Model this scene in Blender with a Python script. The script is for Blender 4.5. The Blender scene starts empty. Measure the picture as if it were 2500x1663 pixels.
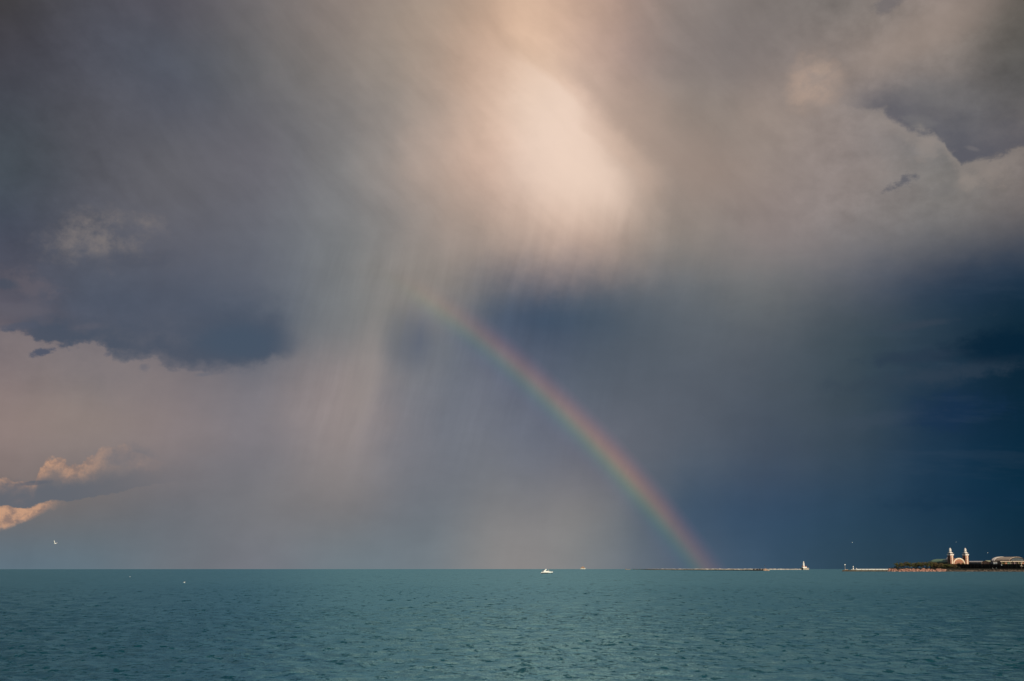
import bpy, math, random
import numpy as np
from mathutils import Vector

SC = bpy.context.scene
COL = SC.collection
R_ = math.radians

# ------------------------------------------------------------------ camera
F = 3472.0            # focal length in photo pixels (50 mm on full frame)
CAMH = 7.0            # eye height above the lake, metres
RE = 6.37e6           # the lake surface follows the curve of the earth
DIP = math.sqrt(2 * CAMH / RE)
PITCH = math.atan((1389.5 - 831.5) / F) - DIP
cam = bpy.data.cameras.new('camera')
cam.sensor_width = 36.0
cam.lens = 36.0 * F / 2500.0
cam.clip_start = 1.0
cam.clip_end = 60000.0
camo = bpy.data.objects.new('camera', cam)
camo.location = (0, 0, CAMH)
camo.rotation_euler = (math.pi / 2 + PITCH, 0, 0)
COL.objects.link(camo)
SC.camera = camo

# ------------------------------------------------------------------ exposure
SC.view_settings.view_transform = 'Standard'
SC.view_settings.look = 'None'
SC.view_settings.exposure = 0.0
SC.view_settings.gamma = 1.0
SC.cycles.max_bounces = 6

# ------------------------------------------------------------------ sun (behind the camera, to the right)
SUN_AZ, SUN_EL = 152.0, 23.0
sun = bpy.data.lights.new('sun', 'SUN')
sun.energy = 4.2
sun.angle = R_(0.5)
sun.color = (1.0, 0.83, 0.64)
suno = bpy.data.objects.new('sun', sun)
sd = Vector((math.sin(R_(SUN_AZ)) * math.cos(R_(SUN_EL)), math.cos(R_(SUN_AZ)) * math.cos(R_(SUN_EL)), math.sin(R_(SUN_EL))))
suno.rotation_euler = sd.to_track_quat('Z', 'Y').to_euler()
COL.objects.link(suno)

# ------------------------------------------------------------------ photo measure <-> sky direction
CP, SP = math.cos(PITCH), math.sin(PITCH)
def px_dir(x, y):
    u = (x - 1250) / F; v = (831.5 - y) / F
    return u, CP - v * SP, SP + v * CP
def px_azel(x, y):
    a, b, c = px_dir(x, y)
    return math.degrees(math.atan2(a, b)), math.degrees(math.atan2(c, math.hypot(a, b)))
def azel_px(az, el):
    a, e = R_(az), R_(el)
    d = (math.sin(a) * math.cos(e), math.cos(a) * math.cos(e), math.sin(e))
    f = d[1] * CP + d[2] * SP
    up = -d[1] * SP + d[2] * CP
    return 1250 + F * d[0] / f, 831.5 - F * up / f
S = 2500 / 2357.0
def D2(x, y):                       # coordinates read off a 2357 px wide view
    return px_azel(x * S, y * S)

# ------------------------------------------------------------------ sky: node helpers
class V_:
    def __init__(s, t, sock): s.t, s.s = t, sock
    def _b(s, o, op, rev=False):
        return s.t.math(op, o, s) if rev else s.t.math(op, s, o)
    def __add__(s, o): return s._b(o, 'ADD')
    __radd__ = __add__
    def __sub__(s, o): return s._b(o, 'SUBTRACT')
    def __rsub__(s, o): return s._b(o, 'SUBTRACT', True)
    def __mul__(s, o): return s._b(o, 'MULTIPLY')
    __rmul__ = __mul__
    def __truediv__(s, o): return s._b(o, 'DIVIDE')
class Tree:
    def __init__(s, nt): s.nt = nt; s.n = nt.nodes; s.l = nt.links
    def put(s, sock, v):
        if isinstance(v, V_): s.l.new(v.s, sock)
        elif isinstance(v, (tuple, list)) and len(v) == 3 and sock.type == 'RGBA': sock.default_value = (*v, 1)
        else: sock.default_value = v
    def math(s, op, a, b=None, clamp=False):
        n = s.n.new('ShaderNodeMath'); n.operation = op; n.use_clamp = clamp
        s.put(n.inputs[0], a)
        if b is not None: s.put(n.inputs[1], b)
        return V_(s, n.outputs[0])
    def sm(s, v, a, b):            # smoothstep a..b
        n = s.n.new('ShaderNodeMapRange'); n.interpolation_type = 'SMOOTHSTEP'
        s.put(n.inputs[0], v); n.inputs[1].default_value = a; n.inputs[2].default_value = b
        return V_(s, n.outputs[0])
    def inv(s, v, a, b):           # 1 at a falling to 0 at b
        return 1.0 - s.sm(v, a, b)
    def xyz(s, x, y, z=0.0):
        n = s.n.new('ShaderNodeCombineXYZ')
        for i, v in enumerate((x, y, z)): s.put(n.inputs[i], v)
        return V_(s, n.outputs[0])
    def noise(s, vec, scale, detail=4, rough=0.55, lac=2.0):
        n = s.n.new('ShaderNodeTexNoise'); n.noise_dimensions = '3D'
        s.l.new(vec.s, n.inputs['Vector'])
        n.inputs['Scale'].default_value = scale; n.inputs['Detail'].default_value = detail
        n.inputs['Roughness'].default_value = rough; n.inputs['Lacunarity'].default_value = lac
        return V_(s, n.outputs['Fac'])
    def mix(s, f, a, b, mode='MIX'):
        n = s.n.new('ShaderNodeMix'); n.data_type = 'RGBA'; n.blend_type = mode; n.clamp_factor = True
        s.put(n.inputs[0], f); s.put(n.inputs[6], a); s.put(n.inputs[7], b)
        return V_(s, n.outputs[2])
    def ramp(s, v, stops, interp='CARDINAL'):
        n = s.n.new('ShaderNodeValToRGB'); cr = n.color_ramp; cr.interpolation = interp
        while len(cr.elements) > 1: cr.elements.remove(cr.elements[0])
        cr.elements[0].position = stops[0][0]; cr.elements[0].color = (*stops[0][1], 1)
        for p, c in stops[1:]:
            e = cr.elements.new(p); e.color = (*c, 1)
        s.put(n.inputs[0], v)
        return V_(s, n.outputs[0])
    def curve(s, v, pts, x0, x1, y0, y1):      # y = f(v) through points, via a ramp
        st = [((x - x0) / (x1 - x0), ((y - y0) / (y1 - y0),) * 3) for x, y in pts]
        r = s.ramp((v - x0) * (1 / (x1 - x0)), st, 'LINEAR')
        return r * (y1 - y0) + y0

def lin(c):
    return tuple(((v / 255) / 12.92 if v <= 10 else (((v / 255) + 0.055) / 1.055) ** 2.4) for v in c)

# cloud colours of the sky region by region (8 bit sRGB, rows from high to low)
XS = [0, 196, 393, 589, 786, 982, 1178, 1280, 1375, 1571, 1768, 1964, 2161, 2357]
TAB = {
0:   [(64,62,64),(80,80,88),(88,86,94),(112,107,108),(138,126,120),(160,143,130),(208,176,153),(205,174,152),(186,158,143),(140,128,122),(128,120,116),(125,118,114),(145,132,125),(95,90,85)],
130: [(66,66,74),(78,80,90),(84,88,98),(105,104,106),(135,127,122),(165,148,135),(212,180,157),(216,186,164),(185,158,145),(138,127,123),(130,121,118),(142,130,124),(138,128,122),(90,88,85)],
260: [(70,75,84),(85,86,94),(88,90,100),(104,104,110),(125,121,120),(165,150,140),(216,189,170),(230,205,187),(208,180,163),(145,133,125),(150,136,128),(142,132,128),(112,110,112),(92,90,92)],
390: [(72,80,88),(84,86,94),(98,98,104),(106,105,112),(128,126,126),(172,155,145),(206,178,162),(226,200,183),(214,187,169),(150,136,128),(146,134,128),(140,130,127),(130,126,123),(128,119,115)],
520: [(68,74,88),(88,90,100),(98,99,108),(106,108,116),(122,122,124),(148,138,132),(180,158,145),(196,170,154),(184,161,147),(150,138,130),(143,131,128),(135,128,126),(115,112,112),(96,94,97)],
650: [(86,86,98),(82,88,102),(86,92,106),(96,102,114),(122,124,126),(142,134,128),(96,101,112),(94,99,110),(100,104,112),(106,110,115),(110,112,114),(93,97,106),(54,67,85),(34,53,73)],
780: [(100,95,104),(85,90,104),(86,92,106),(86,95,109),(122,122,124),(116,119,122),(82,92,110),(78,89,106),(78,90,106),(86,96,108),(82,92,104),(58,76,94),(38,60,82),(12,38,59)],
910: [(140,125,122),(140,128,124),(135,125,126),(128,123,128),(146,135,134),(118,120,128),(105,110,124),(96,104,118),(90,100,114),(84,94,108),(74,86,100),(56,74,92),(28,52,78),(10,39,62)],
1040:[(136,122,120),(132,122,121),(128,120,122),(122,120,126),(140,133,133),(118,120,128),(112,116,126),(106,111,124),(100,106,120),(86,97,112),(68,82,100),(52,72,94),(28,56,84),(8,41,66)],
1170:[(112,106,106),(112,110,112),(110,112,118),(118,118,122),(124,122,124),(110,116,124),(124,124,127),(126,126,128),(114,118,124),(66,86,108),(52,76,102),(40,68,96),(26,56,84),(11,45,70)],
1305:[(96,116,130),(98,116,128),(108,116,124),(114,118,126),(112,124,132),(115,125,132),(138,135,134),(132,132,133),(115,124,132),(82,98,117),(58,83,106),(44,71,94),(34,61,84),(20,47,69)],
}
TAB[585] = [(78,80,94),(86,90,102),(92,95,107),(101,105,115),(122,124,126),(144,136,131),(166,150,141),(174,154,144),(170,151,141),(134,128,124),(128,122,121),(114,113,117),(84,90,100),(66,75,89)]
TAB[715] = [tuple((a_ + b_) / 2 for a_, b_ in zip(p_, q_)) for p_, q_ in zip(TAB[650], TAB[780])]
TAB[715][:4] = [(97,93,103), (86,89,101), (90,93,105), (98,101,113)]
# one more column through the glow
GLOW = {715: (109,112,118), 0: (180,155,137), 130: (192,164,146), 260: (202,174,156), 390: (198,171,155), 520: (163,147,137), 585: (154,141,134), 650: (120,118,118), 780: (98,105,118), 910: (112,116,126), 1040: (115,119,127), 1170: (121,123,126), 1305: (128,131,133)}
for y_, c_ in GLOW.items(): TAB[y_].insert(6, c_)
XS.insert(6, 1080)
YS = sorted(TAB)
TABL = np.array([[c for c in TAB[y]] for y in YS], float)
TABL[7:, 12:, 2] *= 0.955; TABL[7:, 12:, 0] *= 1.03; TABL[7:, 9:, 2] *= 0.975; TABL[7:, 9:, 0] *= 1.025
def cat1(a, xs, x):                              # smooth 1-D interpolation (monotone enough)
    i = int(np.clip(np.searchsorted(xs, x) - 1, 0, len(xs) - 2))
    t = min(max((x - xs[i]) / (xs[i + 1] - xs[i]), 0), 1)
    p0 = a[max(i - 1, 0)]; p1 = a[i]; p2 = a[i + 1]; p3 = a[min(i + 2, len(xs) - 1)]
    return 0.5 * ((2 * p1) + (-p0 + p2) * t + (2 * p0 - 5 * p1 + 4 * p2 - p3) * t * t + (-p0 + 3 * p1 - 3 * p2 + p3) * t ** 3)
def tabcol(x, y):
    rows = np.array([cat1(TABL[j], XS, x) for j in range(len(YS))])
    return np.clip(cat1(rows, YS, y), 2, 250)
AZ0, AZ1 = -27.0, 27.0
AZS = np.linspace(-25, 25, 28)
ELS = np.array([-3.0 + 1.75 * i for i in range(16)] + [27.0, 32.0, 40.0, 55.0])
FAR = np.array([112, 106, 106.0])
grid = []
for el in ELS:
    row = []
    for az in AZS:
        x, y = azel_px(az, min(max(el, 0.02), 23.5))
        c = tabcol(x / S, y / S)
        k = min(max((el - 23.5) / 14.0, 0), 1)
        c = c * (1 - k) + FAR * k
        row.append(lin(c))
    grid.append(row)
grid = np.array(grid)
pre = grid.copy()
pre[1:-1] = grid[1:-1] - (grid[:-2] - 2 * grid[1:-1] + grid[2:]) / 6.0   # undo the b-spline's softening
pre[15:] = grid[15:]
grid = np.clip(pre, 0.0, 1.0)

def build_world():
    w = bpy.data.worlds.new('World'); SC.world = w; w.use_nodes = True
    T = Tree(w.node_tree); T.n.clear()
    co = T.n.new('ShaderNodeTexCoord')
    sep = T.n.new('ShaderNodeSeparateXYZ'); T.l.new(co.outputs['Generated'], sep.inputs[0])
    X, Y, Z = (V_(T, sep.outputs[i]) for i in range(3))
    az = T.math('ARCTAN2', X, Y) * (180 / math.pi)
    el = T.math('ARCSINE', Z) * (180 / math.pi)
    p = T.xyz(az, el, 0.0)
    # wind-torn displacement of the cloud masses
    p2 = T.xyz(az * 0.7, el, 3.7)
    w1 = T.noise(p2, 0.30, 5, 0.6) - 0.5
    w2 = T.noise(T.xyz(az * 0.7, el, 11.3), 0.30, 5, 0.6) - 0.5
    w3 = T.noise(T.xyz(az, el, 7.7), 1.4, 6, 0.62) - 0.5            # finer, for ragged edges
    w4 = T.noise(T.xyz(az * 0.55, el, 21.7), 2.2, 6, 0.68) - 0.5
    upm = T.sm(el, 0.3, 5.0)
    azw = az + w1 * 1.5 * upm
    elw = el + (w2 * 1.3 + w3 * 0.35) * upm
    u = (azw - AZ0) * (1 / (AZ1 - AZ0))
    el0, el1 = ELS[0] - 2.0, ELS[-1] + 5.0
    q = (elw - el0) * (1 / (el1 - el0))
    base = None
    for i, e in enumerate(ELS):
        st = [((a - AZ0) / (AZ1 - AZ0), tuple(grid[i][j])) for j, a in enumerate(AZS)]
        rr = T.ramp(u, st, 'CARDINAL')
        ws = [((ee - el0) / (el1 - el0), (1.0,) * 3 if k == i else (0.0,) * 3) for k, ee in enumerate(ELS)]
        wr = T.ramp(q, ws, 'B_SPLINE')
        c = T.mix(1.0, rr, wr, 'MULTIPLY')
        base = c if base is None else T.mix(1.0, base, c, 'ADD')
    # ---- broad mottling
    m1 = T.noise(T.xyz(az * 0.6, el * 1.3, 1.0), 0.9, 6, 0.6) - 0.5
    m2 = T.noise(T.xyz(az * 0.8 + w1 * 3.0, el * 0.8, 31.0), 0.35, 4, 0.55) - 0.5
    col = base
    def scale(c, f):
        n = T.n.new('ShaderNodeVectorMath'); n.operation = 'SCALE'
        T.l.new(c.s, n.inputs[0]); T.put(n.inputs['Scale'], f)
        return V_(T, n.outputs[0])
    col = scale(col, 1.0 + m1 * 0.13 + m2 * 0.20)
    # ---- virga: falling rain streaks, combed almost vertically
    sl = az - el * 0.22 + w2 * 0.5
    v1 = T.noise(T.xyz(sl, el * 0.12, 5.0), 1.0, 5, 0.58) - 0.5
    v2 = T.noise(T.xyz(sl, el * 0.12, 15.0), 2.7, 4, 0.6) - 0.5
    a0, e0 = D2(850, 860)
    vm = T.sm(az, D2(560, 800)[0], D2(760, 800)[0]) * T.inv(az, D2(950, 800)[0], D2(1600, 800)[0]) \
        * T.inv(el, D2(900, 620)[1], D2(900, 520)[1]) * T.sm(el, D2(900, 1150)[1], D2(900, 900)[1])
    um = T.sm(az, D2(1000, 600)[0], D2(1150, 600)[0]) * T.inv(az, D2(1450, 600)[0], D2(1950, 600)[0]) \
        * T.inv(el, D2(1200, 560)[1], D2(1200, 440)[1]) * T.sm(el, D2(1200, 760)[1], D2(1200, 650)[1])
    col = scale(col, 1.0 + (v1 * 0.28 + v2 * 0.13) * (vm + um * 0.45) + v1 * 0.08)
    r1 = T.noise(T.xyz(az * 0.8, el, 61.0), 0.95, 9, 0.62) - 0.5
    r2 = T.noise(T.xyz(az * 0.8, el, 71.0), 0.95, 9, 0.66) - 0.5
    soft = T.noise(T.xyz(az, el, 81.0), 0.8, 2, 0.5)
    dg = T.noise(T.xyz((az + el) * 0.55 + w1 * 1.2, (az - el) * 0.13, 91.0), 1.0, 5, 0.55) - 0.5
    upz = T.sm(el, D2(1200, 640)[1], D2(1200, 480)[1]) * T.inv(az, D2(1700, 300)[0], D2(2000, 300)[0])
    col = scale(col, 1.0 + dg * 0.38 * upz)
    bil = T.sm(az, D2(1650, 300)[0], D2(2000, 300)[0]) * T.sm(el, D2(2000, 620)[1], D2(2000, 470)[1])
    lz = T.sm(el, D2(100, 1000)[1], D2(100, 700)[1]) * T.inv(az, D2(150, 600)[0], D2(500, 600)[0])
    col = scale(col, 1.0 + (r1 * 0.62 + r2 * 0.3) * bil + r1 * 0.42 * lz)
    rag = r1 * 1.6 + w4 * 0.55
    # helper masks
    def ell(cx, cy, rx, ry, rot=0.0, rag=0.5, lo=0.55, hi=1.15, nz=None):
        a, e = D2(cx, cy)
        ax = R_(rx * S / F * 57.3 / 1.0) if False else rx * S / F * 57.2958
        ay = ry * S / F * 57.2958
        c, s_ = math.cos(R_(rot)), math.sin(R_(rot))
        dx, dy = az - a, el - e
        xx = (dx * c + dy * s_) * (1 / ax)
        yy = (dy * c - dx * s_) * (1 / ay)
        r = T.math('SQRT', xx * xx + yy * yy) + (nz if nz is not None else (r2 * 2.2 + w4 * 0.8)) * rag
        return T.inv(r, lo, hi)
    def edge(pts):                  # elevation of a drawn cloud outline at this azimuth
        P = [D2(*q_) for q_ in pts]
        return T.curve(az, P, P[0][0] - 0.001, P[-1][0] + 0.001, -2.0, 26.0)
    def win(x0, x1, x2, x3, y=800):
        return T.sm(az, D2(x0, y)[0], D2(x1, y)[0]) * T.inv(az, D2(x2, y)[0], D2(x3, y)[0])
    # ---- glowing shaft in the high cloud: crisp slanted right flank
    PA = sorted([(D2(x_, y_)[1], D2(x_, y_)[0]) for x_, y_ in [(1085, 0), (1150, 65), (1218, 129), (1277, 176), (1336, 223), (1394, 293), (1441, 329), (1512, 390), (1545, 470), (1570, 620)]])
    A = T.curve(el + w1 * 0.8, PA, PA[0][0] - 0.001, PA[-1][0] + 0.001, -4.0, 8.0)
    da = az - A + w2 * 0.6 + w3 * 0.3
    lowf = T.inv(el, D2(1300, 400)[1], D2(1300, 230)[1])
    sf = lowf * 1.3 + T.sm(el, D2(1300, 180)[1], D2(1300, 60)[1]) * 1.2 + 0.42
    ev = T.sm(el + v1 * 1.2, D2(1300, 565)[1], D2(1300, 400)[1]) * T.inv(el, D2(1200, 230)[1], D2(1200, 20)[1])
    dl = az - D2(1228, 300)[0] + w1 * 2.5 + (el - D2(1190, 300)[1]) * 0.12
    g = T.inv((da + 0.25 + lowf * 0.5) / sf, -1.0, 0.7) * T.sm(dl, -2.7, 1.7) * ev * (1.0 - lowf * T.sm(da, -2.4, -0.2) * 0.65)
    col = T.mix(g * 0.70, col, lin((238, 212, 194)))
    # a second, fainter fold inside the glow
    db = da + 1.0 + w3 * 0.5
    g = T.sm(db, -0.25, 0.25) * T.inv(da / sf, -0.6, 0.6) * T.sm(el, D2(1300, 480)[1], D2(1300, 400)[1]) * T.inv(el, D2(1300, 330)[1], D2(1300, 240)[1])
    col = T.mix(g * 0.30, col, lin((208, 180, 162)))
    g = T.sm(da, 0.0, 1.1) * T.inv(da, 1.6, 5.5) * T.sm(el, D2(1300, 520)[1], D2(1300, 380)[1]) * T.inv(el, D2(1200, 260)[1], D2(1200, 90)[1])
    col = T.mix(g * 0.5, col, lin((158, 139, 128)))
    # ---- dark gap above the cumulus edge, upper right
    E1 = edge([(1900, 235), (1960, 250), (1984, 254), (2041, 264), (2090, 304), (2151, 308), (2174, 328), (2180, 348), (2200, 374), (2213, 394), (2224, 383), (2245, 378), (2270, 377), (2301, 361), (2354, 352), (2400, 345)])
    E1u = edge([(1900, 240), (1984, 232), (2050, 232), (2120, 268), (2170, 285), (2230, 290), (2300, 300), (2357, 310), (2400, 315)])
    wd = soft * 0.5 + 0.05
    h = el + rag * 0.9 - E1
    g = ell(2110, 225, 150, 50, 0, 0.5, 0.2, 1.2, r2)
    col = T.mix(g * 0.5, col, lin((106, 106, 109)))
    g = ell(2130, 75, 230, 55, 20, 0.5, 0.15, 1.2, r2)
    col = T.mix(g * 0.55, col, lin((152, 137, 128)))
    m = T.sm(h / wd, -0.3, 1.0) * T.inv(el + w1 * 2.0 + r2 * 1.3 - E1u, -1.2, 1.3) * win(1900, 2040, 2390, 2460, 300)
    col = T.mix(m * 0.78, col, lin((82, 84, 96)))
    for cx_, cy_, rx_, ry_, cc, kk in ((2140, 345, 48, 34, (154, 143, 136), .4), (2290, 400, 70, 32, (148, 137, 130), .45), (2225, 425, 30, 26, (152, 141, 133), .4),
                                       (2020, 300, 60, 36, (148, 138, 133), .3), (2060, 450, 90, 26, (120, 114, 113), .35), (2170, 440, 60, 22, (112, 110, 110), .35), (1990, 400, 80, 40, (146, 134, 129), .25), (2330, 470, 60, 22, (112, 108, 108), .3)):
        g = ell(cx_, cy_, rx_, ry_, 5, 1.3, 0.1, 1.1)
        col = T.mix(g * kk, col, lin(cc))
    m = T.sm(h, -0.75, -0.05) * T.inv(h, -0.08, 0.16) * win(1930, 2060, 2390, 2460, 300)   # lit rim below the edge
    col = T.mix(m * 0.35, col, lin((152, 141, 134)))
    g = ell(2083, 417, 44, 17, 12, 2.2, 0.1, 1.0)
    col = T.mix(g * 0.75, col, lin((88, 90, 100)))
    g = ell(2240, 342, 22, 7, -20, 0.9, 0.3, 1.0)
    col = T.mix(g * 0.5, col, lin((118, 114, 116)))
    g = ell(2115, 280, 48, 18, -15, 1.2, 0.2, 1.0)
    col = T.mix(g * 0.4, col, lin((122, 120, 120)))
    g = ell(2040, 8, 50, 26, 20, 1.1, 0.3, 1.0)
    col = T.mix(g * 0.5, col, lin((98, 96, 102)))
    # ---- gap of darker cloud between two rain shafts, and the paler shaft beside it
    g = ell(948, 785, 85, 95, -12, 0.5, 0.1, 1.1, w1)
    col = T.mix(g * (v1 * 1.2 + 0.62), col, lin((90, 98, 114)))
    g = ell(835, 870, 60, 190, -14, 0.5, 0.1, 1.1, w1)
    col = T.mix(g * (v1 * 1.2 + 0.40), col, lin((150, 141, 137)))
    # ---- lens-shaped layers in the storm cloud at right
    for cx_, cy_, rx_, ry_, rt_, cc, kk in ((2110, 748, 150, 12, 5, (58, 69, 83), .5), (2130, 866, 220, 30, 5, (52, 66, 81), .5), (2300, 788, 140, 44, 4, (5, 34, 54), .75),
                                            (2085, 824, 130, 20, 3, (42, 58, 76), .6), (2195, 948, 150, 46, 6, (22, 48, 78), .55), (2230, 1150, 200, 30, 2, (18, 48, 72), .45), (2000, 970, 150, 26, 8, (62, 76, 92), .35)):
        g = ell(cx_, cy_, rx_, ry_, rt_, 1.1, 0.15, 1.15)
        col = T.mix(g * kk, col, lin(cc))
    # ---- lit puff
    t1 = T.noise(T.xyz(az * 0.9, el, 41.0), 1.1, 8, 0.6)
    g = ell(1872, 195, 75, 75, 30, 0.5, 0.15, 1.15)
    col = T.mix(g * (T.sm(t1, 0.35, 0.62) * 0.55 + 0.3), col, lin((178, 155, 140)))
    g = ell(1890, 160, 24, 22, 0, 0.8, 0.3, 1.1)
    col = T.mix(g * 0.3, col, lin((180, 158, 142)))
    # ---- puff at left
    g = ell(232, 545, 135, 78, 12, 0.8, 0.15, 1.15)
    col = T.mix(g * T.sm(t1, 0.33, 0.64) * 0.8, col, lin((126, 119, 118)))
    g = ell(290, 600, 130, 26, 8, 0.8, 0.3, 1.1)
    col = T.mix(g * 0.35, col, lin((76, 82, 96)))
    g = ell(60, 650, 110, 36, -12, 1.0, 0.3, 1.1)
    col = T.mix(g * 0.5 * T.sm(t1, 0.36, 0.6), col, lin((104, 98, 106)))
    # ---- slate cloud bank at left with a sharp ragged base
    E2 = edge([(-60, 765), (0, 760), (20, 762), (70, 774), (112, 794), (150, 798), (190, 790), (235, 797), (262, 820), (300, 822), (350, 833), (394, 844), (459, 846), (509, 854), (569, 856), (609, 849), (654, 834), (720, 815), (800, 795), (900, 760)])
    E2u = edge([(-60, 745), (0, 744), (50, 738), (150, 742), (175, 758), (225, 752), (300, 768), (400, 770), (480, 750), (560, 738), (650, 728), (760, 720), (900, 700)])
    wd = T.sm(az, D2(150, 800)[0], D2(420, 800)[0]) * 0.4 + soft * 0.35 + 0.05
    h = (el + rag * 1.0 - E2) / wd
    hu = (el + r2 * 2.2 + w1 * 0.8 - E2u) / (wd * 2.2 + 0.12)
    m = T.sm(h, -0.3, 1.0) * T.inv(hu, -0.6, 0.9) * win(0, 90, 610, 700)
    col = T.mix(m * 0.8, col, lin((70, 81, 98)))
    g = ell(560, 790, 130, 52, 0, 0.4, 0.3, 1.2, w3)
    col = T.mix(g * T.sm(h, -0.3, 1.0) * 0.6, col, lin((68, 85, 104)))
    h = el + rag * 1.0 - E2
    m = T.sm(h, -2.3, -0.10) * T.inv(h, -0.10, 0.10) * win(-60, 20, 250, 640)
    col = T.mix(m * 0.5, col, lin((140, 128, 127)))
    g = ell(50, 716, 100, 26, 8, 0.9, 0.2, 1.1)
    col = T.mix(g * 0.55, col, lin((99, 97, 107)))
    g = ell(205, 752, 62, 13, 10, 1.2, 0.2, 1.0)
    col = T.mix(g * 0.55, col, lin((94, 95, 107)))
    g = ell(97, 811, 36, 12, 14, 1.5, 0.35, 0.9)
    col = T.mix(g * 0.9, col, lin((76, 84, 102)))
    g = ell(5, 652, 50, 18, -10, 0.9, 0.4, 1.0)
    col = T.mix(g * 0.6, col, lin((68, 78, 94)))
    g = ell(40, 752, 60, 12, 10, 0.9, 0.4, 1.0)
    col = T.mix(g * 0.7, col, lin((82, 88, 104)))
    g = ell(248, 816, 26, 13, 15, 2.0, 0.2, 0.9)
    col = T.mix(g * 0.7, col, lin((84, 90, 106)))
    g = ell(18, 760, 34, 9, 8, 1.8, 0.2, 0.9)
    col = T.mix(g * 0.7, col, lin((80, 86, 102)))
    g = ell(330, 845, 16, 12, 30, 2.0, 0.2, 0.9)
    col = T.mix(g * 0.5, col, lin((98, 101, 113)))
    g = ell(470, 862, 26, 7, 5, 0.8, 0.4, 1.0)
    col = T.mix(g * 0.5, col, lin((100, 104, 116)))
    # ---- sunlit cumulus low at left (orange tops, slate shadow)
    E3 = edge([(-60, 1080), (0, 1098), (40, 1112), (80, 1108), (92, 1075), (112, 1060), (140, 1058), (158, 1072), (175, 1068), (220, 1050), (262, 1030), (290, 1024), (320, 1045), (380, 1062), (460, 1080)])
    h = el + rag * 0.75 - E3
    lit = T.inv(h, -0.04, 0.10 ) * T.sm(h, -0.95, -0.05) * (win(-100, -60, 90, 300, 1080) * 0.8 + 0.2) * win(-100, -60, 280, 420, 1080)
    oc = T.mix(T.sm(T.noise(p, 2.2, 6, 0.62), 0.36, 0.62), lin((150, 124, 113)), lin((208, 161, 129)))
    col = T.mix(lit * T.sm(t1, 0.3, 0.55) * 0.80, col, oc)
    E4 = edge([(-60, 1168), (0, 1164), (60, 1166), (115, 1158), (160, 1160), (240, 1140), (330, 1120), (480, 1100)])
    h4 = el + rag * 0.4 - E4
    sh = T.sm(h4, -0.03, 0.05) * T.inv(h4 + w1 * 0.9 + w3 * 0.5, 0.45, 1.15) * win(-100, 10, 120, 470, 1150)
    col = T.mix(sh * 0.85, col, lin((96, 102, 112)))
    g = ell(75, 1112, 48, 7, 6, 0.7, 0.4, 1.0)
    col = T.mix(g * 0.85, col, lin((96, 100, 110)))
    g = ell(290, 1048, 90, 28, 2, 0.9, 0.3, 1.1)
    col = T.mix(g * 0.45, col, lin((108, 110, 118)))
    E5 = edge([(-60, 1230), (0, 1218), (50, 1205), (100, 1185), (130, 1170), (160, 1162), (240, 1160)])
    h5 = el + rag * 0.6 - E5
    lo = T.inv(h4, -0.05, 0.04) * T.sm(h5, -0.12, 0.22) * win(-100, -60, 60, 175, 1190)
    col = T.mix(lo * 0.85, col, oc)
    # ---- long faint streaks of cloud over the dark right side
    s1 = T.noise(T.xyz(az * 0.22, el * 1.4 + az * 0.08, 51.0), 1.3, 5, 0.6)
    m = T.sm(s1, 0.5, 0.72) * T.sm(az, 6.0, 14.0) * T.inv(el, 11.0, 14.0) * T.sm(el, 1.0, 4.0)
    col = T.mix(m * 0.10, col, lin((66, 82, 100)))
    # ---- rainbow: coloured light at ~41.4 degrees from the point opposite the sun
    anti = (-sd.x, -sd.y, -sd.z)
    dt = X * anti[0] + Y * anti[1] + Z * anti[2]
    ang = T.math('ARCCOSINE', dt) * (180 / math.pi)
    st = [(0.00, (0, 0, 0)), (0.14, (0.008, 0.004, 0.014)), (0.26, (0.004, 0.018, 0.036)), (0.36, (0.0, 0.055, 0.036)),
          (0.45, (0.05, 0.115, 0.022)), (0.54, (0.17, 0.13, 0.01)), (0.62, (0.27, 0.105, 0.012)), (0.72, (0.21, 0.050, 0.010)),
          (0.84, (0.07, 0.015, 0.02)), (0.95, (0.01, 0.003, 0.005)), (1.0, (0, 0, 0))]
    rb = T.ramp((ang - 40.25) * (1 / 2.1), st, 'B_SPLINE')
    fade = T.inv(el + w1 * 1.6, D2(1100, 790)[1], D2(950, 600)[1])
    low = T.sm(el, -0.4, 3.8) * 0.45 + 0.55
    mid = 1.0 - T.sm(el, 4.0, 11.0) * 0.45
    rb = scale(rb, fade * low * mid * (1.0 + v1 * 0.5) * 0.46 * T.sm(az, -12.0, -4.0))
    colr = T.mix(1.0, col, rb, 'ADD')
    # rain veil is brighter inside the bow than outside
    col = colr
    # ---- what lies outside the part of the sky the photograph shows: broken cloud over a clear sky
    sky = T.n.new('ShaderNodeTexSky'); sky.sky_type = 'NISHITA'; sky.sun_disc = False
    sky.sun_elevation = R_(SUN_EL); sky.sun_rotation = R_(SUN_AZ)
    nish = scale(V_(T, sky.outputs[0]), 0.08)
    cn = T.noise(co_v(T, co), 2.6, 7, 0.6)
    out = T.mix(T.sm(cn, 0.38, 0.58), nish, lin((98, 95, 101)))
    absaz = T.math('ABSOLUTE', az)
    keep = T.inv(absaz, 24.0, 55.0) * T.inv(el, 34.0, 58.0)
    col = T.mix(keep, out, col)
    # below the horizon
    col = T.mix(T.inv(el, -0.9, -0.2), col, lin((40, 66, 76)))
    bg = T.n.new('ShaderNodeBackground'); T.l.new(col.s, bg.inputs[0]); bg.inputs[1].default_value = 1.0
    o = T.n.new('ShaderNodeOutputWorld'); T.l.new(bg.outputs[0], o.inputs[0])
def co_v(T, co): return V_(T, co.outputs['Generated'])
build_world()

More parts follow.
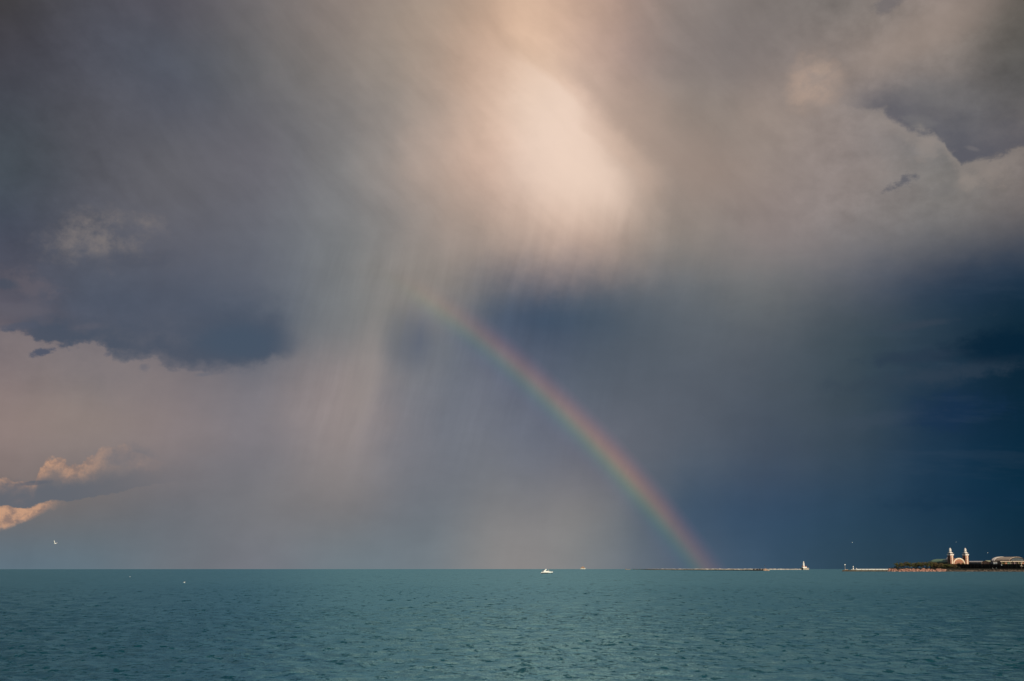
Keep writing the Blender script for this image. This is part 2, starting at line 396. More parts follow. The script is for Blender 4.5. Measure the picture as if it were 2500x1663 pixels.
# ------------------------------------------------------------------ general helpers
def geo_z(D): return -D * D / (2 * RE)
def at(x, D, y=None):                # photo column (and row) at ground distance D -> world point
    a, b, c = px_dir(x, 1389.5 if y is None else y)
    h = math.hypot(a, b)
    z = geo_z(D) if y is None else CAMH + D * c / h
    return Vector((a / h * D, b / h * D, z))
def zrow(y, D): return at(2300, D, y).z
def mpp(D): return D / F             # metres in one photo pixel

def tag(o, label=None, cat=None, group=None, kind=None):
    if label: o['label'] = label
    if cat: o['category'] = cat
    if group: o['group'] = group
    if kind: o['kind'] = kind
    return o
def empty(name, loc, rz=0.0):
    o = bpy.data.objects.new(name, None); COL.objects.link(o)
    o.location = loc; o.rotation_euler = (0, 0, rz); o.empty_display_size = 1
    return o
def copy_tree(o, parent=None):
    c = o.copy(); COL.objects.link(c)
    if parent: c.parent = parent
    for ch in list(o.children): copy_tree(ch, c)
    return c

_m = {}
def mat(name, col, rough=0.7, var=0.15, scale=0.5, metal=0.0, spec=0.4, col2=None):
    if name in _m: return _m[name]
    m = bpy.data.materials.new(name); m.use_nodes = True
    T = Tree(m.node_tree); b = T.n['Principled BSDF']
    co = T.n.new('ShaderNodeTexCoord')
    n = T.noise(V_(T, co.outputs['Object']), scale, 5, 0.6)
    c2 = col2 or tuple(v * (1 - var * 1.6) for v in col)
    c1 = tuple(min(1, v * (1 + var * 0.4)) for v in col)
    T.put(b.inputs['Base Color'], T.mix(T.sm(n, 0.3, 0.7), c1, c2))
    b.inputs['Roughness'].default_value = rough; b.inputs['Metallic'].default_value = metal
    b.inputs['Specular IOR Level'].default_value = spec
    _m[name] = m
    return m

class MB:
    def __init__(s): s.v = []; s.f = []; s.mi = []
    def add(s, vs, fs, mi=0):
        o = len(s.v); s.v += [tuple(v) for v in vs]; s.f += [tuple(i + o for i in f) for f in fs]; s.mi += [mi] * len(fs)
    def box(s, x0, x1, y0, y1, z0, z1, mi=0):
        s.add([(x0, y0, z0), (x1, y0, z0), (x1, y1, z0), (x0, y1, z0), (x0, y0, z1), (x1, y0, z1), (x1, y1, z1), (x0, y1, z1)],
              [(0, 3, 2, 1), (4, 5, 6, 7), (0, 1, 5, 4), (1, 2, 6, 5), (2, 3, 7, 6), (3, 0, 4, 7)], mi)
    def prism(s, pts, a0, a1, axis='y', mi=0):      # closed outline (p, z), extruded along an axis
        n = len(pts)
        f = (lambda p, a: (p[0], a, p[1])) if axis == 'y' else (lambda p, a: (a, p[0], p[1]))
        if axis == 'z': f = lambda p, a: (p[0], p[1], a)
        s.add([f(p, a0) for p in pts] + [f(p, a1) for p in pts],
              [tuple(range(n)), tuple(range(2 * n - 1, n - 1, -1))] + [(i, i + n, (i + 1) % n + n, (i + 1) % n) for i in range(n)], mi)
    def lathe(s, prof, n=16, cx=0, cy=0, mi=0, rot=0.0):
        o = []; fs = []
        for r, z in prof:
            for k in range(n):
                a = 2 * math.pi * k / n + rot
                o.append((cx + r * math.cos(a), cy + r * math.sin(a), z))
        m = len(prof)
        for j in range(m - 1):
            for k in range(n):
                fs.append((j * n + k, j * n + (k + 1) % n, (j + 1) * n + (k + 1) % n, (j + 1) * n + k))
        fs.append(tuple(range(n - 1, -1, -1))); fs.append(tuple(range((m - 1) * n, m * n)))
        s.add(o, fs, mi)
    def tube(s, p, q, r0, r1=None, n=6, mi=0):
        p, q = Vector(p), Vector(q); d = (q - p).normalized(); r1 = r0 if r1 is None else r1
        a = d.orthogonal().normalized(); b = d.cross(a)
        vs = [p + (a * math.cos(t) + b * math.sin(t)) * r0 for t in [2 * math.pi * k / n for k in range(n)]]
        vs += [q + (a * math.cos(t) + b * math.sin(t)) * r1 for t in [2 * math.pi * k / n for k in range(n)]]
        s.add(vs, [(k, (k + 1) % n, (k + 1) % n + n, k + n) for k in range(n)] + [tuple(range(n - 1, -1, -1)), tuple(range(n, 2 * n))], mi)
    def loft(s, rings, mi=0, cap=True):
        n = len(rings[0]); vs = [p for r in rings for p in r]; fs = []
        for j in range(len(rings) - 1):
            for k in range(n):
                fs.append((j * n + k, j * n + (k + 1) % n, (j + 1) * n + (k + 1) % n, (j + 1) * n + k))
        if cap: fs += [tuple(range(n - 1, -1, -1)), tuple(range(len(vs) - n, len(vs)))]
        s.add(vs, fs, mi)
    def build(s, name, mats, parent=None, smooth=False, loc=None):
        me = bpy.data.meshes.new(name); me.from_pydata(s.v, [], s.f); me.validate()
        mats = mats if isinstance(mats, (list, tuple)) else [mats]
        for m in mats: me.materials.append(m)
        if len(mats) > 1:
            for p, i in zip(me.polygons, s.mi): p.material_index = i
        import bmesh
        b = bmesh.new(); b.from_mesh(me); bmesh.ops.recalc_face_normals(b, faces=b.faces); b.to_mesh(me); b.free()
        if smooth:
            for p in me.polygons: p.use_smooth = True
        o = bpy.data.objects.new(name, me); COL.objects.link(o)
        if parent: o.parent = parent
        if loc is not None: o.location = loc
        return o

# ------------------------------------------------------------------ water
def water_material():
    m = bpy.data.materials.new('lake_water'); m.use_nodes = True
    T = Tree(m.node_tree); T.n.clear()
    g = T.n.new('ShaderNodeNewGeometry'); pos = V_(T, g.outputs['Position'])
    sep = T.n.new('ShaderNodeSeparateXYZ'); T.l.new(pos.s, sep.inputs[0])
    X, Y = V_(T, sep.outputs[0]), V_(T, sep.outputs[1])
    dist = T.math('SQRT', X * X + Y * Y)
    p1 = T.xyz(X * 0.85 + Y * 0.15, Y, 0.0)
    n1 = T.noise(p1, 1.9, 3, 0.6)
    n2 = T.noise(p1, 0.40, 4, 0.6)
    n3 = T.noise(T.xyz(X, Y, 9.0), 5.0, 2, 0.5)
    far = T.sm(dist, 120.0, 800.0)
    gust = T.noise(T.xyz(X, Y * 0.35, 2.0), 0.02, 3, 0.5)
    # dark wave faces painted in: noise flecks that cut the reflection
    wv = T.noise(T.xyz(X * 0.3, Y * 0.1, 4.3), 1.0, 2, 0.5) - 0.5
    q0 = T.noise(T.xyz(X * 1.05 + Y * 0.06, Y * 0.72 + X * 0.15 + wv * 2.0, 8.4), 1.0, 4, 0.62)
    q1 = T.noise(T.xyz(X * 0.60, Y * 0.20 + X * 0.08 + wv * 2.0, 3.3), 1.0, 4, 0.65)
    q2 = T.noise(T.xyz(X * 0.28, Y * 0.035 + wv, 5.6), 1.0, 4, 0.66)
    q3 = T.noise(T.xyz(X * 0.50, Y * 0.42 + X * 0.12 + wv * 2.0, 13.7), 1.0, 5, 0.68)
    dens = (gust - 0.5) * 0.10
    dark_fleck = T.sm(q3 + dens, 0.585, 0.67) * T.inv(dist, 130.0, 260.0) * 0.8 + T.sm(q0 + dens, 0.565, 0.65) * T.inv(dist, 170.0, 300.0) \
        + T.sm(q1 + dens, 0.57, 0.665) * T.sm(dist, 150.0, 260.0) * T.inv(dist, 380.0, 650.0) \
        + T.sm(q2 + dens, 0.58, 0.72) * T.sm(dist, 330.0, 600.0) * T.inv(dist, 1200.0, 2600.0) * 0.8
    hgt = n1 * 0.13 + n3 * 0.03 + n2 * (far * 0.5)
    bp = T.n.new('ShaderNodeBump'); bp.inputs['Distance'].default_value = 1.0
    T.put(bp.inputs['Height'], hgt); T.put(bp.inputs['Strength'], 0.55 + gust * 0.5)
    df = T.n.new('ShaderNodeBsdfDiffuse'); gl = T.n.new('ShaderNodeBsdfGlossy')
    fr = T.n.new('ShaderNodeFresnel'); fr.inputs['IOR'].default_value = 1.333
    for n in (df, gl, fr): T.l.new(bp.outputs[0], n.inputs['Normal'])
    big = T.noise(pos, 0.004, 3, 0.5)
    T.put(df.inputs['Color'], T.mix(big, (0.004, 0.055, 0.082), (0.005, 0.064, 0.090)))
    T.put(gl.inputs['Color'], (0.41, 0.86, 0.99))
    T.put(gl.inputs['Roughness'], 0.18 + far * 0.08)
    mx = T.n.new('ShaderNodeMixShader')
    T.put(mx.inputs[0], (T.sm(V_(T, fr.outputs[0]), 0.10, 0.36) * 0.64 + 0.10) * (1.0 - T.math('MINIMUM', dark_fleck, 1.0) * 0.85))
    T.l.new(df.outputs[0], mx.inputs[1]); T.l.new(gl.outputs[0], mx.inputs[2])
    o = T.n.new('ShaderNodeOutputMaterial'); T.l.new(mx.outputs[0], o.inputs[0])
    return m
WATER = water_material()
def make_water():
    rng = np.random.default_rng(7)
    NC = 1150
    th = np.radians(np.linspace(-25.5, 25.5, NC))
    rs = [62.0]
    while rs[-1] < 13500:
        r = rs[-1]
        k = 0.0033 if r < 900 else (0.0033 + (r - 900) / 2000 * 0.012)
        rs.append(r * (1 + min(k, 0.03)))
    rs = np.array(rs); dr = np.gradient(rs); NR = len(rs)
    Rr, Th = np.meshgrid(rs, th, indexing='ij')
    X = (Rr * np.sin(Th)).astype(np.float64); Y = Rr * np.cos(Th)
    H = np.zeros_like(X); DX = np.zeros_like(X); DY = np.zeros_like(X)
    N = 130
    lam = np.exp(rng.uniform(math.log(0.6), math.log(9.0), N))
    ang = np.radians(-100 + rng.normal(0, 40, N))
    ph = rng.uniform(0, 2 * math.pi, N)
    for l, a, p in zip(lam, ang, ph):
        k = 2 * math.pi / l
        slope = 0.023 * (1.0 if l < 2.5 else (2.5 / l) ** 0.75)
        amp = slope / k
        f = np.clip((l / dr - 2.2) / 1.5, 0, 1)
        n = int((f > 0).sum())
        if n == 0: continue
        cx, cy = math.cos(a), math.sin(a)
        ph_ = k * (cx * X[:n] + cy * Y[:n]) + p
        fa = (f[:n] * amp)[:, None]
        H[:n] += fa * np.cos(ph_)
        sn = np.sin(ph_)
        DX[:n] -= fa * cx * sn * 0.9; DY[:n] -= fa * cy * sn * 0.9
    X += DX; Y += DY
    Z = H - (X * X + Y * Y) / (2 * RE)
    V = np.stack([X, Y, Z], -1).reshape(-1, 3)
    i, j = np.meshgrid(np.arange(NR - 1), np.arange(NC - 1), indexing='ij')
    a = (i * NC + j).ravel()
    Fq = np.stack([a, a + 1, a + NC + 1, a + NC], -1)
    # the rest of the lake all round, coarser
    r2 = np.array([0.5] + list(np.geomspace(20, 13500, 60)))
    t2 = np.radians(np.linspace(25.5, 334.5, 240))
    R2, T2 = np.meshgrid(r2, t2, indexing='ij')
    V2 = np.stack([R2 * np.sin(T2), R2 * np.cos(T2), -R2 ** 2 / (2 * RE)], -1).reshape(-1, 3)
    i, j = np.meshgrid(np.arange(len(r2) - 1), np.arange(239), indexing='ij')
    a = (i * 240 + j).ravel() + len(V)
    F2 = np.stack([a, a + 1, a + 241, a + 240], -1)
    r3 = np.linspace(0.5, 62, 20); t3 = np.radians(np.linspace(-25.5, 25.5, 40))
    R3, T3 = np.meshgrid(r3, t3, indexing='ij')
    V3 = np.stack([R3 * np.sin(T3), R3 * np.cos(T3), -R3 ** 2 / (2 * RE)], -1).reshape(-1, 3)
    i, j = np.meshgrid(np.arange(19), np.arange(39), indexing='ij')
    a = (i * 40 + j).ravel() + len(V) + len(V2)
    F3 = np.stack([a, a + 1, a + 41, a + 40], -1)
    VV = np.concatenate([V, V2, V3]).astype(np.float32); FF = np.concatenate([Fq, F2, F3]).astype(np.int32)[:, ::-1]
    me = bpy.data.meshes.new('water')
    me.vertices.add(len(VV)); me.vertices.foreach_set('co', VV.ravel())
    me.loops.add(FF.size); me.loops.foreach_set('vertex_index', FF.ravel())
    me.polygons.add(len(FF)); me.polygons.foreach_set('loop_start', np.arange(0, FF.size, 4, dtype=np.int32))
    me.polygons.foreach_set('use_smooth', np.ones(len(FF), bool))
    me.update(calc_edges=True)
    me.materials.append(WATER)
    o = bpy.data.objects.new('water', me); COL.objects.link(o)
    tag(o, 'teal choppy lake water reaching to the horizon', 'water', kind='structure')
make_water()

# ------------------------------------------------------------------ materials
M_white = mat('white_paint', (0.78, 0.75, 0.70), 0.5, 0.08)
M_cream = mat('cream_stone', (0.72, 0.62, 0.48), 0.7, 0.12)
M_brick = mat('orange_brick', (0.42, 0.19, 0.11), 0.85, 0.2, 0.8)
M_brick2 = mat('pink_brick', (0.40, 0.21, 0.15), 0.85, 0.2, 0.8)
M_green = mat('green_copper_roof', (0.16, 0.27, 0.19), 0.6, 0.15)
M_slate = mat('slate_glass', (0.085, 0.105, 0.12), 0.35, 0.2, 0.3)
M_dark = mat('dark_brown_steel', (0.035, 0.028, 0.026), 0.8, 0.3, 0.2)
M_dark2 = mat('weathered_brown_concrete', (0.085, 0.07, 0.055), 0.9, 0.35, 0.15)
M_black = mat('black_opening', (0.012, 0.012, 0.014), 0.6, 0.2)
M_roofw = mat('pale_metal_roof', (0.50, 0.47, 0.45), 0.45, 0.12)
M_beige = mat('beige_roof', (0.42, 0.35, 0.28), 0.6, 0.15)
M_conc = mat('pale_concrete', (0.56, 0.51, 0.45), 0.9, 0.3, 0.12)
M_pinkrock = mat('pink_granite', (0.42, 0.225, 0.17), 0.9, 0.4, 0.35, col2=(0.12, 0.065, 0.05))
M_grayrock = mat('grey_brown_rock', (0.13, 0.105, 0.085), 0.95, 0.5, 0.3)
M_bwrock = mat('tan_stone', (0.64, 0.46, 0.32), 0.9, 0.5, 0.15, col2=(0.30, 0.21, 0.14))
M_red = mat('red_roof', (0.42, 0.12, 0.07), 0.6, 0.15)
M_leaf = mat('olive_leaves', (0.085, 0.08, 0.025), 0.7, 0.5, 0.6, col2=(0.045, 0.055, 0.015))
M_leaf2 = mat('brown_green_leaves', (0.12, 0.075, 0.03), 0.7, 0.5, 0.6, col2=(0.055, 0.05, 0.018))
M_bark = mat('bark', (0.06, 0.045, 0.035), 0.95, 0.3)
M_ground = mat('dark_soil', (0.03, 0.03, 0.022), 0.95, 0.3, 0.05)
M_conif = mat('conifer', (0.015, 0.022, 0.012), 0.9, 0.3)
M_gel = mat('white_gelcoat', (0.82, 0.80, 0.76), 0.25, 0.04)
M_blackhull = mat('black_hull_paint', (0.012, 0.012, 0.02), 0.3, 0.1)
M_tint = mat('tinted_screen', (0.03, 0.035, 0.045), 0.1, 0.1)
M_canvas = mat('navy_canvas', (0.02, 0.03, 0.06), 0.8, 0.1)
M_skin = mat('skin_and_clothes', (0.45, 0.22, 0.16), 0.7, 0.1)
M_steel = mat('galvanised_steel', (0.32, 0.31, 0.29), 0.5, 0.1, metal=0.3)
M_gull = mat('white_feathers', (0.82, 0.80, 0.77), 0.8, 0.05)
M_gulld = mat('dark_feathers', (0.05, 0.05, 0.055), 0.8, 0.1)
M_orange = mat('orange_hull_paint', (0.42, 0.20, 0.09), 0.5, 0.1)

TH = R_(27.5)          # the pier's grid: sunlit faces look to the right, the others lie in shade
COSV = math.cos(math.pi / 4)

# ------------------------------------------------------------------ the built-up pier's ground
DP = 2450.0
DECK = zrow(1388.6, DP)
def poly_prism(name, pts, z0, z1, m, **kw):
    b = MB(); b.prism([(p.x, p.y) for p in pts], z0, z1, 'z'); o = b.build(name, m); tag(o, **kw); return o
poly_prism('ground', [at(2172, 2462), at(2330, 2457), at(2420, 2440), at(2500, 2414), at(2680, 2350), at(2740, 2900), at(2240, 2760), at(2180, 2560)],
           -2.0, DECK, M_ground, kind='structure', label='dark flat ground of the filled pier', cat='ground')

# boulders
def rocks(name, m, line, n, size, label, squash=0.7, zt=None, seed=3, depth=8.0, kind='stuff', cat='rocks', zfun=None):
    rng = random.Random(seed); b = MB()
    phi = (1 + 5 ** .5) / 2
    ico = [(-1, phi, 0), (1, phi, 0), (-1, -phi, 0), (1, -phi, 0), (0, -1, phi), (0, 1, phi), (0, -1, -phi), (0, 1, -phi), (phi, 0, -1), (phi, 0, 1), (-phi, 0, -1), (-phi, 0, 1)]
    icf = [(0, 11, 5), (0, 5, 1), (0, 1, 7), (0, 7, 10), (0, 10, 11), (1, 5, 9), (5, 11, 4), (11, 10, 2), (10, 7, 6), (7, 1, 8), (3, 9, 4), (3, 4, 2), (3, 2, 6), (3, 6, 8), (3, 8, 9), (4, 9, 5), (2, 4, 11), (6, 2, 10), (8, 6, 7), (9, 8, 1)]
    o0 = at(*line[0])
    for _ in range(n):
        t = rng.random() * (len(line) - 1); i = int(t); t -= i
        x = line[i][0] * (1 - t) + line[i + 1][0] * t; D = line[i][1] * (1 - t) + line[i + 1][1] * t
        q = rng.random()
        D += depth * q
        top = zfun(x) if zfun else zt
        base = geo_z(D)
        z = base - 0.3 + (top - base - 0.2) * q
        p = at(x, D); p.z = z
        s_ = size * rng.uniform(0.55, 1.25)
        ax = rng.random() * 6.28
        ca, sa = math.cos(ax), math.sin(ax)
        sx, sy, sz = s_ * rng.uniform(.8, 1.5), s_ * rng.uniform(.7, 1.2), s_ * rng.uniform(.5, .95) * squash / .7
        vs = []
        for v in ico:
            j = rng.uniform(0.75, 1.15) / 1.9
            a, c, e = v[0] * sx * j, v[1] * sy * j, v[2] * sz * j
            vs.append((p.x + a * ca - c * sa - o0.x, p.y + a * sa + c * ca - o0.y, p.z + e + 0.25 * a * rng.uniform(-.3, .3) - o0.z))
        b.add(vs, icf)
    o = b.build(name, m, loc=o0)
    tag(o, label, cat, kind=kind if kind else None)
    return o
rocks('rocks', M_pinkrock, [(2168, 2452), (2240, 2450), (2308, 2447)], 230, 2.6,
      'pink sunlit boulders piled below the trees at the water edge', zt=zrow(1389.9, DP), depth=9)
rocks('rocks', M_grayrock, [(2300, 2449), (2400, 2436), (2500, 2406), (2580, 2380)], 900, 1.25,
      'grey brown boulders along the foot of the dark terrace', zt=zrow(1391.0, DP), seed=5, depth=8)

# ------------------------------------------------------------------ trees on the pier
def tree(x, D, ytop, wpx, m, label, seed, group, leaf=0.6, nclump=44):
    rng = random.Random(seed)
    base = at(x, D); base.z = DECK
    root = empty('broadleaf_tree', base)
    tag(root, label, 'tree', group)
    Ht = zrow(ytop, D) - DECK; W = wpx * mpp(D) / 2
    t = MB(); t.tube((0, 0, -0.3), (0, 0, Ht * 0.45), 0.32, 0.18)
    for k in range(6):
        a = k * 1.05 + rng.random(); r = W * rng.uniform(.4, .75)
        t.tube((0, 0, Ht * rng.uniform(.2, .4)), (r * math.cos(a), r * math.sin(a), Ht * rng.uniform(.55, .8)), 0.13, 0.05, 5)
    t.build('trunk', M_bark, root)
    tw = W
    c = MB()
    for k in range(nclump):
        a = rng.random() * 6.283; rr = math.sqrt(rng.random()) * W * 0.86
        zmax = max(0, 1 - (rr / W) ** 2) ** 0.33
        cz = Ht * (0.18 + rng.random() * 0.20 + (rng.random() ** 0.8) * 0.54 * zmax)
        cx, cy = rr * math.cos(a), rr * math.sin(a)
        cr = rng.uniform(0.9, 1.9)
        for q in range(46):
            d = Vector((rng.gauss(0, 1), rng.gauss(0, 1), rng.gauss(0, .8)))
            d = d.normalized() * cr * (rng.random() ** 0.4)
            p = Vector((cx, cy, cz)) + d
            n = Vector((rng.gauss(0, 1), rng.gauss(0, 1), rng.gauss(0, 1) + .4)).normalized()
            u = n.orthogonal().normalized(); w = n.cross(u); s_ = leaf * rng.uniform(.5, 1.1)
            c.add([p - u * s_, p - w * s_ * .5, p + u * s_, p + w * s_ * .5], [(0, 1, 2, 3)])
    c.build('crown', m, root)
    return root
tg = 'trees at the end of the pier'
TREES = [(2194, 2478, 1371.6, 25, M_leaf, 'leftmost olive tree in the pier grove, above the first pink boulders'),
         (2207, 2492, 1369.6, 27, M_leaf2, 'brownish tree second from the left end of the grove'),
         (2220, 2474, 1370.4, 25, M_leaf, 'olive tree on the right flank of the grove\'s left hump'),
         (2232, 2500, 1372.6, 21, M_leaf2, 'lower tree in the dip between the two humps of the grove'),
         (2243, 2476, 1371.0, 25, M_leaf, 'olive tree just right of the dip in the grove'),
         (2255, 2490, 1369.6, 27, M_leaf2, 'brownish tree left of the grove\'s highest crown'),
         (2267, 2472, 1368.2, 27, M_leaf, 'tallest olive tree with the highest crown of the grove'),
         (2280, 2488, 1370.0, 25, M_leaf2, 'brownish tree just right of the tallest crown'),
         (2291, 2474, 1371.2, 23, M_leaf2, 'brown tree where the grove steps down near the green roof'),
         (2303, 2480, 1374.6, 18, M_leaf, 'small dark tree in front of the green roof'),
         (2315, 2476, 1374.9, 17, M_leaf, 'small olive tree at the foot of the left tower'),
         (2328, 2484, 1375.6, 14, M_leaf2, 'low tree between the left tower and the brick arch')]
for i, t_ in enumerate(TREES): tree(*t_, seed=20 + i, group=tg)
def shade_leaves():  # added band of dark leaves, painting the shade below the crowns
    rng = random.Random(77); c = MB(); o0 = at(2240, 2470); o0.z = DECK
    for q in range(5200):
        x = rng.uniform(2170, 2345); D = 2468 + rng.random() * 30
        p = at(x, D); h = (0.6 + 2.6 * abs(math.sin(x * .13) * math.sin(x * .41 + 1))) + (2.2 if x > 2290 else 0)
        pp = Vector((p.x - o0.x, p.y - o0.y, rng.random() * h))
        n = Vector((rng.gauss(0, 1), rng.gauss(0, 1), rng.gauss(0, 1))).normalized()
        u = n.orthogonal().normalized(); w = n.cross(u); s_ = .55 * rng.uniform(.5, 1.1)
        c.add([pp - u * s_, pp - w * s_ * .5, pp + u * s_, pp + w * s_ * .5], [(0, 1, 2, 3)])
    o = c.build('shade_leaves', mat('painted_shade_leaves', (0.022, 0.024, 0.012), .9, .4, .4), loc=o0)
    tag(o, 'dark low undergrowth added as dark shade between the boulders and the trees', 'shade_leaves', kind='stuff')
shade_leaves()
def shrub(x, D, ytop, wpx, m, label, seed, ybase):
    rng = random.Random(seed)
    p = at(x, D); p.z = zrow(ybase, D)
    Ht = zrow(ytop, D) - p.z; W = wpx * mpp(D) / 2
    root = empty('shrub', p); tag(root, label, 'shrub', 'shrubs along the terrace roof')
    c = MB()
    for q in range(500):
        d = Vector((rng.gauss(0, .45) * W, rng.gauss(0, .45) * W, abs(rng.gauss(0, .45)) * Ht))
        n = Vector((rng.gauss(0, 1), rng.gauss(0, 1), rng.gauss(0, 1))).normalized()
        u = n.orthogonal().normalized(); w = n.cross(u); s_ = .4 * rng.uniform(.5, 1.1)
        c.add([d - u * s_, d - w * s_ * .5, d + u * s_, d + w * s_ * .5], [(0, 1, 2, 3)])
    c.build('foliage', m, root)
    t = MB(); t.tube((0, 0, -.2), (0, 0, Ht * .5), .1, .05); t.build('stem', M_bark, root)
shrub(2341, 2540, 1373.8, 9, M_leaf2, 'brown shrub before the left half of the brick arch', 61, 1377.2)
shrub(2352, 2545, 1374.2, 8, M_leaf, 'green shrub before the right foot of the brick arch', 62, 1377.2)

# ------------------------------------------------------------------ dark terrace running along the pier (its long face is in shade)
def terrace():
    Dl = 2578.0
    p = at(2297, Dl); p.z = DECK
    root = empty('terrace_block', p, TH)
    tag(root, 'long dark brown tiered terrace building along the pier behind the grey rocks', 'building')
    L = 330.0; Ht = zrow(1377.2, 2520) - DECK
    b = MB(); b.box(1.5, 60, -L, 0, -1, Ht - 0.4); b.build('wall', M_dark2, root)
    for k, z in enumerate((0.0, Ht * 0.34, Ht * 0.67, Ht)):
        s_ = MB(); s_.box(-1.2, 1.4 if k < 3 else 60.5, -L - .5, 0.5, z - 0.45, z); s_.build('floor_slab', M_dark2 if k in (0, 3) else M_dark, root)
    for k in range(40):
        s_ = MB(); y = -L + 4 + k * (L - 8) / 39; s_.box(-0.9, -0.3, y - .3, y + .3, 0.01, Ht - 0.46); s_.build('column', M_dark2, root)
    for k in range(26):
        y = -L + 9 + k * 12.3
        for z in (0.8, Ht * .34 + .5, Ht * .67 + .5):
            s_ = MB(); s_.box(1.3, 1.48, y - 4, y + 4, z, z + Ht * .2); s_.build('window', M_black, root)
terrace()

# ------------------------------------------------------------------ head house with twin towers
def headhouse():
    D0 = 2625.0
    p = at(2321.8, D0); g = DECK; p.z = g
    m = mpp(D0)
    Z = lambda y: zrow(y, D0) - g
    root = empty('head_house', p, TH)
    tag(root, 'twin towered brick hall with round arch front and green roof at the pier end', 'building')
    s = 13.2 * m / 1.414 / 2
    LX = 33.2 * m / COSV
    def tower(cx):
        zt = Z(1356.0)
        b = MB(); b.box(cx - s, cx + s, -s, s, -1, zt)
        t = b.build('tower', M_brick2, root)
        for (nx, ny) in ((0, -1), (-1, 0)):
            b = MB()
            w = s * .34
            for q in (0.22,):
                if ny: b.box(cx + s * q - w, cx + s * q + w, -s - .12, -s - .002, 2, zt - .8)
                else: b.box(cx - s - .12, cx - s - .002, -s * .1 - w, -s * .1 + w, 2, zt - .8)
            b.build('pilaster_strip', M_cream if ny else M_dark2, t)  # strip on the shaded face is darker: shade put into its colour
            b = MB()
            for k in range(5):
                z0 = 5 + k * (zt - 9) / 5
                if ny: b.box(cx - s * .62, cx - s * .38, -s - .06, -s - .002, z0, z0 + 1.9)
                else: b.box(cx - s - .06, cx - s - .002, s * .42, s * .66, z0, z0 + 1.9)
            b.build('window', M_black, t)
        c = s * 1.14
        b = MB(); b.box(cx - c, cx + c, -c, c, zt, zt + 1.1); b.box(cx - c * 1.06, cx + c * 1.06, -c * 1.06, c * 1.06, zt + 1.1, Z(1353.0)); b.build('cornice', M_white, t)
        a = s * .84; z1 = Z(1353.0)
        b = MB(); b.box(cx - a, cx + a, -a, a, z1, Z(1351.0)); b.build('attic', M_dark, t)
        a2 = s * .90
        b = MB(); b.box(cx - a2, cx + a2, -a2, a2, Z(1351.0), Z(1349.4)); b.build('upper_cornice', M_white, t)
        z2 = Z(1349.4); r = s * .70
        top = Z(1337.0) - z2
        prof = [(r * 1.18, 0), (r * 1.18, .05 * top), (r, .08 * top), (r * .96, .30 * top), (r * 1.12, .33 * top), (r * 1.10, .38 * top), (r * .70, .41 * top), (r * .62, .50 * top),
                (r * .86, .56 * top), (r * .92, .62 * top), (r * .78, .71 * top), (r * .45, .80 * top), (r * .20, .89 * top), (r * .12, .93 * top), (r * .02, 1.0 * top)]
        b = MB(); b.lathe([(q, z2 + z) for q, z in prof], 8, cx, 0, rot=math.pi / 8); b.build('cupola', M_white, t)
        for k in range(8):
            b = MB(); a_ = k * math.pi / 4
            x_, y_ = cx + math.cos(a_) * r * .94, math.sin(a_) * r * .94
            b.box(x_ - .28, x_ + .28, y_ - .28, y_ + .28, z2 + .11 * top, z2 + .27 * top)
            b.build('lantern_window', M_slate, t)
    tower(0.0); tower(LX)
    # arch front between the towers (faces the sun)
    x0, x1 = s + .05, LX - s - .05
    cx, hw = (x0 + x1) / 2 + 0.6, (x1 - x0) / 2 - 1.0
    zb = Z(1376.6); zt = Z(1363.3)
    def arc(w, h, z0, n=28): return [(cx + w * math.cos(math.pi * k / n), z0 + h * math.sin(math.pi * k / n)) for k in range(n + 1)]
    H = zt - zb
    b = MB(); b.prism([(cx + hw, -1)] + arc(hw, H, zb) + [(cx - hw, -1)], -1.0, 8.0, 'y')
    w = b.build('arch_front', M_brick, root)
    outer = arc(hw + .6, H + .7, zb); inner = arc(hw - 1.6, H - 1.5, zb)
    b = MB(); b.prism(outer + inner[::-1], -1.8, -1.004, 'y'); b.build('arch_band', M_cream, w)
    b = MB()
    for k in range(-3, 4):
        xx = cx + k * hw * .22; hh = (H - 2.5) * math.sqrt(max(0, 1 - (k * .25) ** 2)) * .72
        b.box(xx - .75, xx + .75, -1.2, -1.004, zb + .3, zb + hh)
    b.build('arch_window', mat('amber_window', (0.30, 0.17, 0.13), .4, .3), w)
    # green barrel roof running back from the front
    Lb = 42.0
    zr = Z(1364.6); zw = Z(1373.0)
    b = MB()
    rings = []
    n = 18
    for q in range(10):                        # barrel that rounds down at its far end
        yy = 8.0 + (Lb) * min(q / 6, 1) + (0 if q < 7 else (q - 6) * 2.6)
        f = 1.0 if q < 6 else (1.0, .93, .78, .5)[q - 6]
        rings.append([(cx + (hw + 2.2) * math.cos(math.pi * k / n) * (.6 + .4 * f), yy, zw + (zr - zw) * f * math.sin(math.pi * k / n)) for k in range(n + 1)])
    b.loft(rings); b.build('barrel_roof', M_green, root, smooth=False)
    b = MB(); b.box(cx - hw - 2.0, cx + hw + 2.0, 8.01, 8 + Lb + 4, -1, zw - .02); b.build('hall_wall', M_dark2, root)
    # grey gable over the hall, behind the arch
    zp = Z(1360.9); zg = Z(1367.5)
    gx = cx - hw + 3.2
    b = MB(); b.prism([(gx - 7.5, zg - 3), (gx - 7.5, zg), (gx, zp), (gx + 7.5, zg), (gx + 7.5, zg - 3)], 8.2, 14.0, 'y')
    gb = b.build('gable', mat('grey_green_gable', (0.30, 0.30, 0.24), .7, .2), root)
    b = MB(); b.prism([(gx - 8, zg), (gx, zp + .2), (gx + 8, zg), (gx + 8, zg + .6), (gx, zp + .9), (gx - 8, zg + .6)], 7.8, 14.5, 'y'); b.build('gable_roof', M_roofw, gb)
headhouse()

